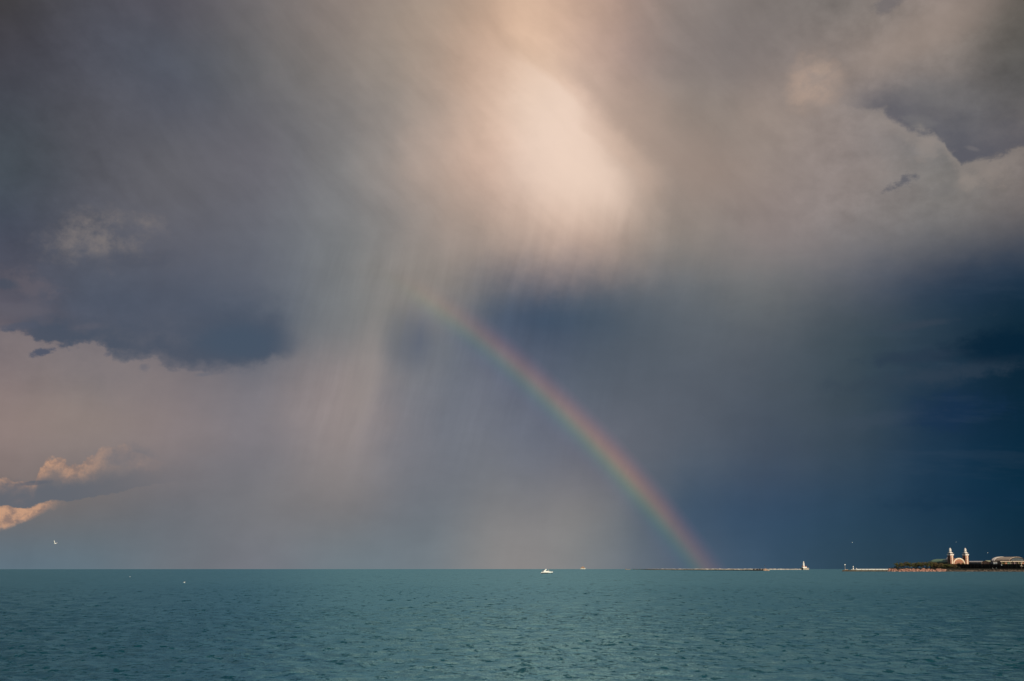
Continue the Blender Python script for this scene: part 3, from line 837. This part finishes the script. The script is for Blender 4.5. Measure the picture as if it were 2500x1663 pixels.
# ------------------------------------------------------------------ sheds and halls behind the terrace, right
def gabled(xl, xm, xr, yridge, yeave, ybase, D, name, label, wallm, sidem, roofm, axis='x', extra=None):
    """box on the pier grid: shaded face spans xl..xm, sunlit face xm..xr"""
    m = mpp(D) / COSV
    wY = (xm - xl) * m; wX = (xr - xm) * m
    p = at(xm, D); p.z = DECK
    root = empty(name, p, TH); tag(root, label, 'building')
    Z = lambda y: zrow(y, D) - DECK
    e, r = Z(yeave), Z(yridge)
    b = MB(); b.box(0, wX, 0, wY, -1, e)
    if axis == 'x': b.prism([(0, e), (wY / 2, r), (wY, e)], 0.002, wX - .002, 'x')
    else: b.prism([(0, e), (wX / 2, r), (wX, e)], 0.002, wY - .002, 'y')
    wl = b.build('wall', wallm, root)
    o = .5; t = .35
    b = MB()
    if axis == 'x': b.prism([(-o, e - .1), (wY / 2, r + .02), (wY + o, e - .1), (wY + o, e + t), (wY / 2, r + t + .1), (-o, e + t)], -o, wX + o, 'x')
    else: b.prism([(-o, e - .1), (wX / 2, r + .02), (wX + o, e - .1), (wX + o, e + t), (wX / 2, r + t + .1), (-o, e + t)], -o, wY + o, 'y')
    b.build('roof', roofm, root)
    n = max(2, int(wY / 6))
    for k in range(n):
        b = MB(); y = (k + .5) * wY / n; b.box(-.1, -.002, y - 1.2, y + 1.2, e - 3.2, e - 1.0); b.build('window', M_slate, root)
    n = max(1, int(wX / 6))
    for k in range(n):
        b = MB(); y = (k + .5) * wX / n; b.box(y - 1.1, y + 1.1, -.1, -.002, e - 3.2, e - 1.0); b.build('window', M_slate, root)
    return root, wX, wY, e, r
M_gw = mat('grey_brown_wall', (0.17, 0.14, 0.12), .85, .3, .3)
gabled(2369, 2397, 2402, 1370.4, 1372.9, 1377, 2700, 'long_shed', 'long low shed with pale metal roof right of the twin towers', M_gw, M_gw, M_roofw, 'y')
gabled(2400, 2415, 2433, 1369.2, 1372.2, 1377, 2640, 'gabled_pavilion', 'small dark gabled pavilion with pale green roof and orange side', mat('tan_wall', (0.50, 0.33, 0.22), .8, .25), None, mat('pale_green_roof', (0.36, 0.38, 0.25), .6, .15), 'x')
r_, wX, wY, e, r = gabled(2434, 2443.3, 2452.5, 1364.9, 1365.2, 1377, 2650, 'brick_block', 'square orange brick block with white parapet, its left side in shade', mat('bright_brick', (0.55, 0.24, 0.13), .85, .2, .5), None, M_white, 'x')
b = MB(); b.box(-.35, wX + .35, -.35, wY + .35, e - 1.1, e - .12); b.build('parapet', M_white, r_)
# low flat annex between
gabled(2421, 2426, 2437, 1372.6, 1372.9, 1377, 2600, 'flat_annex', 'low pale blue grey annex between the gabled pavilion and the brick block', mat('blue_grey_wall', (0.17, 0.20, 0.23), .7, .2), None, M_roofw, 'x')

def vault_hall():
    D = 2600.0
    m = mpp(D) / COSV
    xc = 2485.0
    p = at(xc, D); p.z = DECK
    root = empty('vaulted_hall', p, TH); tag(root, 'big barrel vaulted hall with dark glazed arch at the right edge', 'building')
    Z = lambda y: zrow(y, D) - DECK
    hw = 16.5 * m; e = Z(1369.5); r = Z(1360.6)
    n = 24
    def arc(w, h): return [(w * math.cos(math.pi * k / n), e + h * math.sin(math.pi * k / n)) for k in range(n + 1)]
    H = r - e
    b = MB(); b.prism([(hw - .3, -1)] + arc(hw - .3, H - .4) + [(-hw + .3, -1)], 0.3, 44, 'y'); b.build('wall', M_gw, root)
    b = MB(); b.prism(arc(hw - 1.6, H - 1.2), -.05, .29, 'y'); g = b.build('arch_glazing', M_slate, root)
    for k in range(-4, 5):
        b = MB(); x = k * hw * .2; h = (H - 1.4) * math.sqrt(max(0, 1 - (x / (hw - 1.6)) ** 2))
        b.box(x - .1, x + .1, -.15, -.055, e + .05, e + h)
        b.build('mullion', M_dark, g)
    b = MB(); b.prism(arc(hw - .2, H - .2) + arc(hw - 1.7, H - 1.3)[::-1], -.5, .31, 'y'); b.build('arch_band', M_dark, root)
    b = MB(); b.prism(arc(hw + .5, H + .5) + arc(hw - .25, H - .3)[::-1], 0.8, 40.0, 'y'); b.build('vault_roof', M_beige, root)
    b = MB(); b.prism(arc(hw + .9, H + .9) + arc(hw + .45, H + .45)[::-1], 34, 40.3, 'y'); b.build('roof_rib', M_white, root)
vault_hall()
def canopy():
    D = 2530.0
    p = at(2446, D); p.z = DECK
    m = mpp(D)
    root = empty('promenade_canopy', p, R_(-20)); tag(root, 'long white canopy roof over a brown wall in front of the vaulted hall', 'canopy')
    Z = lambda y: zrow(y, D) - DECK
    L = 75 * m
    b = MB(); b.box(0, L, 0, 9, Z(1371.9), Z(1370.3)); b.prism([(0, Z(1371.9)), (9, Z(1371.9)), (9, Z(1370.3)), (0, Z(1370.3))], -2.0, -.002, 'x'); b.build('canopy_roof', M_cream, root)
    cols = [M_brick, M_leaf, M_dark2, mat('plum_panel', (0.13, 0.08, 0.11), .8, .2), M_gw, M_green]
    for k in range(12):
        b = MB(); b.box(k * L / 12, (k + 1) * L / 12 - .25, 2.0 + (k % 2) * .3, 8, -1, Z(1371.9) - .05); b.build('bay', cols[(k * 5 + 1) % 6], root)
    for k in range(9):
        b = MB(); b.box(.3 + k * L / 8.3, .6 + k * L / 8.3, .4, .8, -1, Z(1371.9) - .01); b.build('post', M_cream, root)
canopy()
def conifer(x, D, ytop, ybase, wpx, label):
    p = at(x, D); p.z = DECK
    root = empty('conifer_tree', p); tag(root, label, 'tree')
    H = zrow(ytop, D) - DECK; W = wpx * mpp(D) / 2
    t = MB(); t.tube((0, 0, -.2), (0, 0, H * .9), .2, .05); t.build('trunk', M_bark, root)
    rng = random.Random(9); c = MB()
    for k in range(1100):
        q = rng.random() ** .8; a = rng.random() * 6.28; r = W * (1 - q) * math.sqrt(rng.random())
        pp = Vector((r * math.cos(a), r * math.sin(a), H * (.2 + .8 * q)))
        u = Vector((math.cos(a), math.sin(a), -.4)).normalized(); w = u.cross(Vector((0, 0, 1)))
        c.add([pp - u * .45, pp - w * .2, pp + u * .45, pp + w * .2], [(0, 1, 2, 3)])
    c.build('crown', M_conif, root)
conifer(2473.2, 2510, 1369.8, 1377, 4.5, 'dark pointed conifer in front of the vaulted hall')

# ------------------------------------------------------------------ masts, beacons
def lamp_mast(x, D, ytop, ybase):
    p = at(x, D); p.z = zrow(ybase, D); H = zrow(ytop, D) - p.z
    root = empty('light_mast', p); tag(root, 'cream light mast with crossbar and wide foot before the terrace', 'mast')
    b = MB(); b.tube((0, 0, 0), (0, 0, H), .28, .22); b.build('pole', M_cream, root)
    b = MB(); b.box(-1.1, 1.1, -.3, .3, H - .1, H + .55); b.build('lamp_head', M_white, root)
    b = MB(); b.box(-2.2, 2.2, -1, 1, -.55, -.005); b.build('foot', M_conc, root)
    b = MB(); b.tube((0, 0, -.5), (0, 0, -(p.z - DECK)), .35, .35); b.build('lower_pole', M_dark2, root)
lamp_mast(2494.3, 2440, 1375.2, 1381.6)

def jetty():
    # low dark wall left of the boulders
    a, c = at(2057, 2470), at(2170, 2455)
    d = (c - a); L = d.length
    root = empty('sea_wall', a, math.atan2(d.y, d.x)); tag(root, 'low dark olive concrete wall running left from the pink boulders', 'sea wall')
    h = zrow(1391.7, 2470) - a.z
    b = MB(); b.box(0, L, 0, 6, -2, h * .96); b.build('wall', mat('olive_concrete', (0.10, 0.08, 0.055), .9, .35, .2), root)
    b = MB(); b.box(-1, L * .12, -.6, 6.5, -2, h * .55); b.build('stepped_end', M_dark2, root)
    b = MB(); b.box(3.6, 7.8, 1, 5, h * .96, h * 1.28); b.build('plinth', M_bwrock, root)
    p = at(2063.3, 2474); p.z = zrow(1391.0, 2474)
    r2 = empty('navigation_light', p); tag(r2, 'slim lattice mast with white lamp panel on the end of the dark sea wall', 'navigation light')
    H = zrow(1379.5, 2474) - p.z
    b = MB()
    for sx, sy in ((-1, -1), (1, -1), (1, 1), (-1, 1)): b.tube((sx * .5, sy * .5, -.2), (sx * .22, sy * .22, H), .09, .07)
    for k in range(6):
        z = H * k / 6; w = .5 - .28 * k / 6
        b.tube((-w, -w, z), (w, -w, z + H / 6), .05); b.tube((w, -w, z), (w, w, z + H / 6), .05)
    b.build('lattice_mast', M_steel, r2)
    b = MB(); b.box(-.8, .8, -.12, .12, H - .3, H + 1.2); b.build('white_panel', M_white, r2)
    b = MB(); b.lathe([(.3, H + 1.21), (.3, H + 1.6), (.1, H + 1.75)], 8); b.build('lamp', M_steel, r2)
    b = MB(); b.box(-.9, .9, -.9, .9, -.6, 0); b.build('base', M_conc, r2)
jetty()
def white_wall():
    D = 3100.0
    a, c = at(2078, D), at(2172, D - 20)
    d = c - a
    root = empty('sea_wall', a, math.atan2(d.y, d.x)); tag(root, 'far white sunlit breakwater wall showing above the dark sea wall', 'sea wall')
    h = zrow(1389.1, D) - a.z
    b = MB(); b.box(13 * mpp(D), d.length, 0, 8, -2, h); b.build('wall', M_white, root)
    b = MB(); b.box(0, 13 * mpp(D) - .01, 0, 8, -2, h * .72); b.build('low_wall', M_conc, root)
    for k in range(9):
        b = MB(); x = 22 + k * 7.2; b.box(x, x + 1.2, -.3, -.003, 0, h * .9); b.build('buttress', M_conc, root)
    def beacon(px, ytop, w, label, name):
        p = at(px, D + 4); p.z = zrow(1389.6, D); H = zrow(ytop, D) - p.z
        r2 = empty(name, p); tag(r2, label, 'beacon')
        b = MB(); b.lathe([(w * .8, -.6), (w * .8, H * .35), (w * .45, H * .4), (w * .4, H * .62)], 10); b.build('tower', M_white, r2)
        b = MB(); b.lathe([(w * .6, H * .62), (w * .75, H * .68), (w * .75, H * .85), (w * .3, H)], 10); b.build('lantern', M_white, r2)
        b = MB(); b.lathe([(w * .46, H * .5), (w * .46, H * .6)], 10); b.build('dark_band', M_dark, r2)
    beacon(2083.2, 1381.8, 1.3, 'small white round beacon at the left end of the far white wall', 'beacon')
    beacon(2090.6, 1387.0, 1.2, 'short white drum marker just right of the small beacon', 'marker')
white_wall()

# ------------------------------------------------------------------ lighthouse
def lighthouse():
    D = 4500.0; m = mpp(D)
    th = R_(27.5)
    rel = math.radians(180 - 27.5 - (180 + 11.6))       # lit face relative to the line of sight
    cl = abs(math.cos(rel)); sl = abs(math.sin(rel))
    wX = 13.0 * m / cl; wY = 7.2 * m / sl
    p = at(1961.3, D)
    root = empty('lighthouse', p, th); tag(root, 'white harbour lighthouse with red roofed houses on its stone base', 'lighthouse')
    Z = lambda y: zrow(y, D) - p.z
    zb = Z(1386.7)
    b = MB(); b.box(0, wX, 0, wY, -2, zb); base = b.build('base', mat('stone_base', (0.50, 0.43, 0.36), .85, .3, .4), root)
    b = MB()
    for k in range(4): b.box(wX * (.08 + .24 * k), wX * (.08 + .24 * k) + 2.2, -.2, -.003, zb * .2, zb * .75)
    b.build('fender', M_dark2, base)
    b = MB(); b.box(-.4, -.003, 0, wY, .1, zb - .2); b.build('painted_shade_face', M_dark, base)  # dark sheet that paints the shade on the side away from the sun
    # tower
    tx, ty = 3.4 * m, 3.6
    zt = Z(1374.3); r0, r1 = 2.45 * m, 1.75 * m
    b = MB(); b.lathe([(r0, zb + .003), (r0 * .93, zb + (zt - zb) * .3), (r1, zt)], 20, tx, ty); b.build('tower', M_white, root, smooth=False)
    b = MB(); b.lathe([(r1 * 1.22, zt), (r1 * 1.22, zt + .5)], 20, tx, ty); b.build('gallery', M_red, root)
    b = MB(); b.lathe([(r1 * .75, zt + .5), (r1 * .78, Z(1372.6)), (r1 * .7, Z(1371.8)), (r1 * .4, Z(1371.0)), (r1 * .1, Z(1370.5)), (.15, Z(1369.2))], 14, tx, ty); b.build('lantern', M_white, root)
    b = MB()
    for k, yy in enumerate((1384.5, 1381.2, 1377.8)):
        rr = r0 + (r1 - r0) * (Z(yy) - zb) / (zt - zb)
        for a in (-1.9, -.9): b.box(tx + math.cos(a) * rr - .35, tx + math.cos(a) * rr + .35, ty + math.sin(a) * rr - .2, ty + math.sin(a) * rr + .3, Z(yy), Z(yy) + 1.3)
    b.build('window', M_slate, root)
    # houses
    def house(x0, x1, y0, y1, ye, yr, name):
        b = MB(); b.box(x0, x1, y0, y1, zb + .002, Z(ye)); w = b.build(name, M_white, root)
        b = MB(); b.prism([(x0 - .4, Z(ye)), (x1 + .4, Z(ye)), ((x0 + x1) / 2 + (x1 - x0) * .1, Z(yr)), ((x0 + x1) / 2 - (x1 - x0) * .1, Z(yr))], y0 - .4, y1 + .4, 'y'); b.build('roof', M_red, w)
        b = MB(); b.box((x0 + x1) / 2 - .9, (x0 + x1) / 2 + .1, y0 - .1, y0 - .003, Z(ye) - 2.2, Z(ye) - .6); b.build('window', M_slate, w)
    house(tx + r0 * .9, tx + r0 * .9 + 7.2, 1.5, 7.5, 1384.2, 1382.2, 'right_house')
    house(tx - r0 * 1.5, tx - r0 * .6, 1.0, 6.5, 1383.4, 1381.4, 'left_house')
lighthouse()

# ------------------------------------------------------------------ breakwaters
def stone_line(name, pts, top_m, depth, m, label, seed, blk=5.0, ragged=.35, gap=0.0):
    rng = random.Random(seed)
    o0 = at(*pts[0][:2]); b = MB()
    for (x0, D0, h0), (x1, D1, h1) in zip(pts[:-1], pts[1:]):
        a, c = at(x0, D0), at(x1, D1); L = (c - a).length; n = max(1, int(L / blk))
        for k in range(n):
            if rng.random() < gap: continue
            t0, t1 = k / n, (k + 1.02) / n
            p, q = a.lerp(c, t0) - o0, a.lerp(c, t1) - o0
            h = (h0 + (h1 - h0) * t0) * top_m * rng.uniform(1 - ragged, 1 + ragged * .5)
            out = rng.uniform(-.5, .5) * depth * .2
            dn = Vector((0, -1, 0))
            zz = p.z
            A = [(p.x, p.y - depth * .5 + out, zz - 1), (q.x, q.y - depth * .5 + out, zz - 1), (q.x, q.y + depth, zz - 1), (p.x, p.y + depth, zz - 1)]
            s_ = rng.uniform(.15, .5) * depth * .5
            B = [(p.x + .1, p.y - depth * .5 + out + s_, zz + h), (q.x - .1, q.y - depth * .5 + out + s_, zz + h * rng.uniform(.85, 1.1)), (q.x, q.y + depth, zz + h), (p.x, p.y + depth, zz + h)]
            b.add(A + B, [(0, 3, 2, 1), (4, 5, 6, 7), (0, 1, 5, 4), (1, 2, 6, 5), (2, 3, 7, 6), (3, 0, 4, 7)])
    o = b.build(name, m, loc=o0); tag(o, label, 'breakwater'); return o
h_far = zrow(1388.9, 4500) - geo_z(4500)
stone_line('breakwater', [(1577, 4600, .85), (1700, 4560, 1), (1860, 4530, 1), (1956, 4500, 1)], h_far, 8, M_conc,
           'far pale breakwater line leading left from the lighthouse', 4, 7, .18)
stone_line('breakwater', [(1527, 4800, .8), (1545, 4780, .95), (1577, 4600, .6)], zrow(1389.0, 4700) - geo_z(4700), 7, M_bwrock,
           'scattered low stones at the far left tip of the breakwater', 5, 4, .6, gap=.35)
stone_line('breakwater', [(1575, 4300, .9), (1650, 3750, 1.0), (1760, 3300, 1.0), (1872, 3000, 1.05)], 2.2, 9, M_bwrock,
           'nearer long rubble breakwater with tan sunlit crest', 6, 3.2, .45)
stone_line('breakwater', [(1640, 3745, .5), (1760, 3285, .8), (1868, 2985, .9)], 1.25, 5, M_grayrock,
           'dark wet stones along the foot of the nearer breakwater', 8, 2.6, .8, gap=.18)
def end_mound():
    D = 2970.0
    rocks('rock_mound', M_bwrock, [(1862, D), (1877, D - 8)], 90, 1.6, 'pinkish rock mound ending the nearer breakwater', zfun=lambda x: zrow(1389.3 + max(0, x - 1869) * .45, D), seed=12, depth=7, kind=None, cat='rock mound')
    rocks('rock_mound', mat('black_wet_rock', (0.03, 0.024, 0.02), .8, .4), [(1838, D + 10), (1864, D - 6)], 130, 1.25, 'black rock mound just left of the pinkish one', zfun=lambda x: zrow(1389.6 + .9 * math.sin(x * .9), D), seed=13, depth=7, kind=None, cat='rock mound')
    p = at(1867.0, D - 2); p.z = zrow(1390, D)
    H = zrow(1381.4, D) - p.z
    r = empty('day_mark', p); tag(r, 'thin pole with dark diamond day mark above the pinkish rock mound', 'marker')
    b = MB(); b.tube((0, 0, -.5), (0, 0, H), .045, .035); b.build('pole', M_steel, r)
    b = MB(); b.prism([(-.75, H + .5), (0, H - .5), (.75, H + .5), (0, H + 1.6)], -.06, .06, 'y'); b.build('diamond_board', M_dark, r)
end_mound()

# ------------------------------------------------------------------ cabin cruiser
def cruiser():
    D = 1570.0
    a, c = at(1321.2, D), at(1350.3, D)
    L = (c - a).length
    p = (a + c) / 2; p.z = geo_z(D) - .05
    root = empty('motor_boat', p, math.atan2((c - a).y, (c - a).x)); tag(root, 'white cabin cruiser with black hull band and swept radar arch', 'motor boat')
    n = 13
    def ring(t, z0, z1, k0, k1, bow0, bow1, ins=0):
        # cross-section of the hull between two heights, t from stern to bow
        w = 1.95 * (1 - max(0, (t - .45) / .55) ** 2.2)
        xb0 = -L / 2 + t * (L * bow0); xb1 = -L / 2 + t * (L * bow1)
        w0, w1 = max(.03, w * k0), max(.04, w * k1)
        return [(xb0, -w0, z0), (xb0, w0, z0), (xb1, w1 - ins, z1), (xb1, -w1 + ins, z1)]
    b = MB(); b.loft([ring(i / n, -.5, 1.0 + .10 * (i / n), .62, .86, .90, .945) for i in range(n + 1)]); b.build('hull_band', M_blackhull, root)
    b = MB(); b.loft([ring(i / n, 1.005 + .10 * (i / n), 1.75 + .35 * math.sin(min(1, i / n * 1.1) * 1.5), .865, 1.0, .945, 1.0) for i in range(n + 1)]); hull = b.build('hull', M_gel, root)
    def prof(pts, w, name, m, par=root, tp=.75):
        b = MB(); k = len(pts); zs = [q[1] for q in pts]; lo, hi = min(zs), max(zs)
        f = lambda z: w * (1 - (1 - tp) * (z - lo) / (hi - lo + 1e-6))
        b.add([(q[0], -f(q[1]), q[1]) for q in pts] + [(q[0], f(q[1]), q[1]) for q in pts],
              [tuple(range(k)), tuple(range(2 * k - 1, k - 1, -1))] + [(i, i + k, (i + 1) % k + k, (i + 1) % k) for i in range(k)])
        return b.build(name, m, par)
    prof([(-4.0, 1.85), (5.2, 2.0), (4.2, 2.35), (2.0, 2.75), (.6, 2.95), (-1.2, 2.95), (-3.6, 2.6)], 1.5, 'cabin', M_gel)
    prof([(-.9, 2.96), (1.0, 2.93), (.1, 3.55), (-.6, 3.6)], 1.35, 'windscreen', M_tint)
    prof([(2.6, 2.3), (4.2, 2.15), (3.9, 2.32), (2.7, 2.5)], 1.42, 'cabin_window', M_tint, tp=.98)
    # swept radar arch: two raked legs and a top bar
    b = MB()
    for s_ in (-1, 1):
        y = s_ * 1.35
        b.add([(-3.9, y - .1, 2.55), (-2.3, y - .1, 2.55), (-.3, y - .1, 4.7), (-1.4, y - .1, 4.95), (-3.9, y + .1, 2.55), (-2.3, y + .1, 2.55), (-.3, y + .1, 4.7), (-1.4, y + .1, 4.95)],
              [(0, 1, 2, 3), (7, 6, 5, 4), (0, 4, 5, 1), (1, 5, 6, 2), (2, 6, 7, 3), (3, 7, 4, 0)])
    b.box(-1.45, -.45, -1.24, 1.24, 4.5, 4.85); b.build('radar_arch', M_gel, root)
    b = MB(); b.tube((-2.2, 0, 4.2), (-2.4, 0, 5.6), .04, .02); b.tube((-1.1, .5, 4.5), (-1.2, .5, 5.2), .04); b.build('aerial', M_steel, root)
    b = MB(); b.box(-4.9, -2.0, -1.3, 1.3, 4.1, 4.22); b.tube((-4.8, -1.25, 2.2), (-4.7, -1.25, 4.1), .05); b.tube((-4.8, 1.25, 2.2), (-4.7, 1.25, 4.1), .05); b.build('canopy', M_canvas, root)
    b = MB()
    for k in range(6):
        x = 1.5 + k * .9; w = 1.75 * (1 - max(0, ((x + L / 2) / L - .45) / .55) ** 2.2)
        b.tube((x, -w, 2.0), (x, -w, 2.75), .03); b.tube((x, w, 2.0), (x, w, 2.75), .03)
        if k: b.tube((x - .9, -pw, 2.75), (x, -w, 2.75), .03); b.tube((x - .9, pw, 2.75), (x, w, 2.75), .03)
        pw = w
    b.build('bow_rail', M_steel, root)
    b = MB(); b.box(-L / 2 - .7, -L / 2 + .3, -1.5, 1.5, .55, .72); b.build('swim_platform', M_gel, root)
    return root
boat = cruiser()
def person(loc, rz, label, shirt):
    pts = [(0, 0, .95), (0, 0, 1.2), (0, 0, 1.42), (0, 0, 1.53), (0, .01, 1.68),
           (.1, 0, .9), (.12, .02, .5), (.12, 0, .05), (-.1, 0, .9), (-.12, .02, .5), (-.12, 0, .05), (.12, .12, .02), (-.12, .12, .02),
           (.19, 0, 1.4), (.26, 0, 1.15), (.28, .12, .95), (-.19, 0, 1.4), (-.26, 0, 1.15), (-.28, .12, .95)]
    ed = [(0, 1), (1, 2), (2, 3), (3, 4), (0, 5), (5, 6), (6, 7), (0, 8), (8, 9), (9, 10), (7, 11), (10, 12), (2, 13), (13, 14), (14, 15), (2, 16), (16, 17), (17, 18)]
    rad = [.15, .14, .15, .06, .11, .09, .065, .05, .09, .065, .05, .045, .045, .06, .045, .035, .06, .045, .035]
    me = bpy.data.meshes.new('person'); me.from_pydata(pts, ed, []); me.materials.append(shirt)
    o = bpy.data.objects.new('person', me); COL.objects.link(o)
    md = o.modifiers.new('skin', 'SKIN')
    for v, r in zip(me.skin_vertices[0].data, rad): v.radius = (r, r)
    me.skin_vertices[0].data[0].use_root = True
    o.modifiers.new('sub', 'SUBSURF').levels = 1
    o.location = loc; o.rotation_euler = (0, 0, rz)
    tag(o, label, 'person')
bl = boat.location
def onboat(x, y, z):
    r = boat.rotation_euler.z
    return (bl.x + x * math.cos(r) - y * math.sin(r), bl.y + x * math.sin(r) + y * math.cos(r), bl.z + z)
person(onboat(-4.6, -.5, 1.95), .3, 'person in pink standing in the stern of the white cabin cruiser', M_skin)
person(onboat(1.6, -.1, 2.78), .0, 'person in light top on the foredeck of the white cabin cruiser', mat('pale_shirt', (.65, .5, .42), .8, .1))

def far_ship():
    D = 8600.0
    a, c = at(1417.2, D), at(1429.6, D); L = (c - a).length
    p = (a + c) / 2
    root = empty('excursion_ship', p, math.atan2((c - a).y, (c - a).x)); tag(root, 'far passenger ship with pale hull and orange upper deck on the horizon', 'ship')
    Z = lambda y: zrow(y, D) - p.z
    zh = max(Z(1387.1), 3.0)
    b = MB()
    b.loft([[(-L / 2 + t * L * .97, -w, -1), (-L / 2 + t * L * .97, w, -1), (-L / 2 + t * L, w * 1.1, zh), (-L / 2 + t * L, -w * 1.1, zh)] for t, w in ((0, 2.6), (.1, 3.4), (.7, 3.4), (.88, 2.2), (1, .15))]); b.build('hull', mat('weathered_cream_paint', (0.5, 0.45, 0.38), .6, .2), root)
    b = MB(); b.box(-L * .40, L * .34, -2.8, 2.8, zh + .01, zh + (Z(1384.9) - zh)); d = b.build('cabin_deck', M_orange, root)
    b = MB(); b.box(-L * .36, L * .3, -2.86, -2.803, zh + 1.0, zh + 3.2); b.build('window_band', M_tint, d)
    b = MB(); b.box(-L * .16, L * .12, -2, 2, Z(1384.9) + .01, Z(1383.7)); b.build('wheelhouse', M_orange, root)
    b = MB(); b.tube((0, 0, Z(1383.7)), (0, 0, Z(1382.3)), .35, .15); b.build('mast', M_orange, root)
far_ship()

# ------------------------------------------------------------------ gulls
def gull(x, y, D, span, up, heading, bank, label, group='gulls'):
    """up: how far the wings are raised; heading 0 = flying right"""
    b = MB(); rings = []
    Lb = span * .42
    for t, r in ((0, .02), (.08, .07), (.18, .10), (.4, .16), (.65, .13), (.85, .06), (1, .05)):
        xx = Lb * (.5 - t); rr = r * Lb * .9
        rings.append([(xx, rr * math.cos(k * math.pi / 4), rr * math.sin(k * math.pi / 4) * .9 + (.03 * Lb if t < .2 else 0)) for k in range(8)])
    b.loft(rings)
    b.add([(-Lb * .42, -.03 * Lb, 0), (-Lb * .42, .03 * Lb, 0), (-Lb * .72, .12 * Lb, .0), (-Lb * .72, -.12 * Lb, .0), (-Lb * .42, 0, .03 * Lb)], [(0, 1, 2, 3), (0, 4, 1), (0, 3, 4), (1, 4, 2), (4, 3, 2)])
    body = MB(); body = b
    h = span / 2
    p = at(x, D, y)
    root = empty('gull', p, heading); root.rotation_euler = (bank, 0, heading)
    tag(root, label, 'bird', group)
    b.build('body', M_gull, root, smooth=True)
    for s_ in (-1, 1):
        w = MB()
        st = [(0, .0, .16), (.4, up * .30, .17), (.72, up * .52, .12), (.9, up * .62, .06), (1.0, up * .66, .015)]
        rg = []
        for q, z, ch in st:
            yy = s_ * h * q; xx = Lb * .12 + (h * .10 * math.sin(q * 3.0)) - h * .22 * max(0, q - .4)
            c_ = ch * h * 2 * 1.25; zz = z * h
            rg.append([(xx + c_ * .4, yy, zz), (xx, yy, zz + .02 * h), (xx - c_ * .6, yy, zz), (xx, yy, zz - .008 * h)])
        w.loft(rg)
        w.mi = [0] * len(w.mi)
        for k in range(8, 16): w.mi[k] = 0
        for k in range(12, 16): w.mi[k] = 1
        w.build('wing', [M_gull, M_gulld], root, smooth=True)
    return root
gull(134.5, 1327.5, 300, 1.35, 1.15, R_(160), R_(25), 'large white gull with raised wings low over the water at far left', 'gulls in flight')
gull(2081, 1325, 900, 1.1, .7, R_(20), R_(30), 'tiny pale gull in the dark sky left of the pier grove', 'gulls in flight')
gull(2411.5, 1350, 1000, 1.1, .4, R_(10), R_(30), 'faint gull in the dark sky right of the twin towers', 'gulls in flight')
gull(2334, 1324, 1200, 1.1, .5, R_(190), R_(30), 'faintest gull high above the twin towers', 'gulls in flight')
gull(2445.5, 1379.6, 900, 1.5, .15, R_(175), R_(35), 'white gull gliding in front of the dark terrace', 'gulls in flight')
gull(2432.5, 1386, 800, 1.3, -1.6, R_(80), R_(15), 'pinkish grey gull with lowered wings before the terrace foot', 'gulls in flight')
gull(2423.6, 1387.8, 1100, .8, .3, R_(10), R_(35), 'small pale gull low before the terrace, left of the pinkish one', 'gulls in flight')
gull(2466.8, 1391.6, 1150, .9, .9, R_(60), R_(20), 'small pale gull just above the grey rocks', 'gulls in flight')
def floating_gull(x, y, D, s_, label):
    p = at(x, D); p.z = geo_z(D) + .05
    root = empty('gull', p, R_(30)); tag(root, label, 'bird', 'gulls resting on the water')
    b = MB(); rings = []
    for t, r, z in ((0, .02, .16), (.15, .10, .14), (.4, .17, .10), (.7, .14, .12), (1, .02, .2)):
        rings.append([((.5 - t) * .6 * s_, r * s_ * math.cos(k * math.pi / 4), (z + r * math.sin(k * math.pi / 4)) * s_) for k in range(8)])
    b.loft(rings); b.tube((.22 * s_, 0, .18 * s_), (.27 * s_, 0, .38 * s_), .06 * s_, .05 * s_); b.tube((.24 * s_, 0, .40 * s_), (.36 * s_, 0, .38 * s_), .07 * s_, .03 * s_)
    b.build('body', M_gull, root, smooth=True)
    w = MB(); w.loft([[(.1 * s_, y_ * s_, .22 * s_), (-.2 * s_, y_ * s_, .26 * s_), (-.32 * s_, y_ * s_ * .6, .24 * s_), (-.1 * s_, y_ * s_, .12 * s_)] for y_ in (-.175, .175)]); w.build('folded_wings', mat('grey_feathers', (.5, .5, .5), .8, .1), root)
def dist_for(y):
    t = (y - 1389.5) / F + DIP; D = CAMH / t
    for _ in range(40): D = CAMH / (t - D / (2 * RE))
    return D
floating_gull(451, 1420.5, dist_for(1421.3), 1.15, 'white gull resting on the water left of centre, the brighter one')
floating_gull(318, 1407, dist_for(1407.5), .8, 'tiny white gull resting on the water farther out at left')
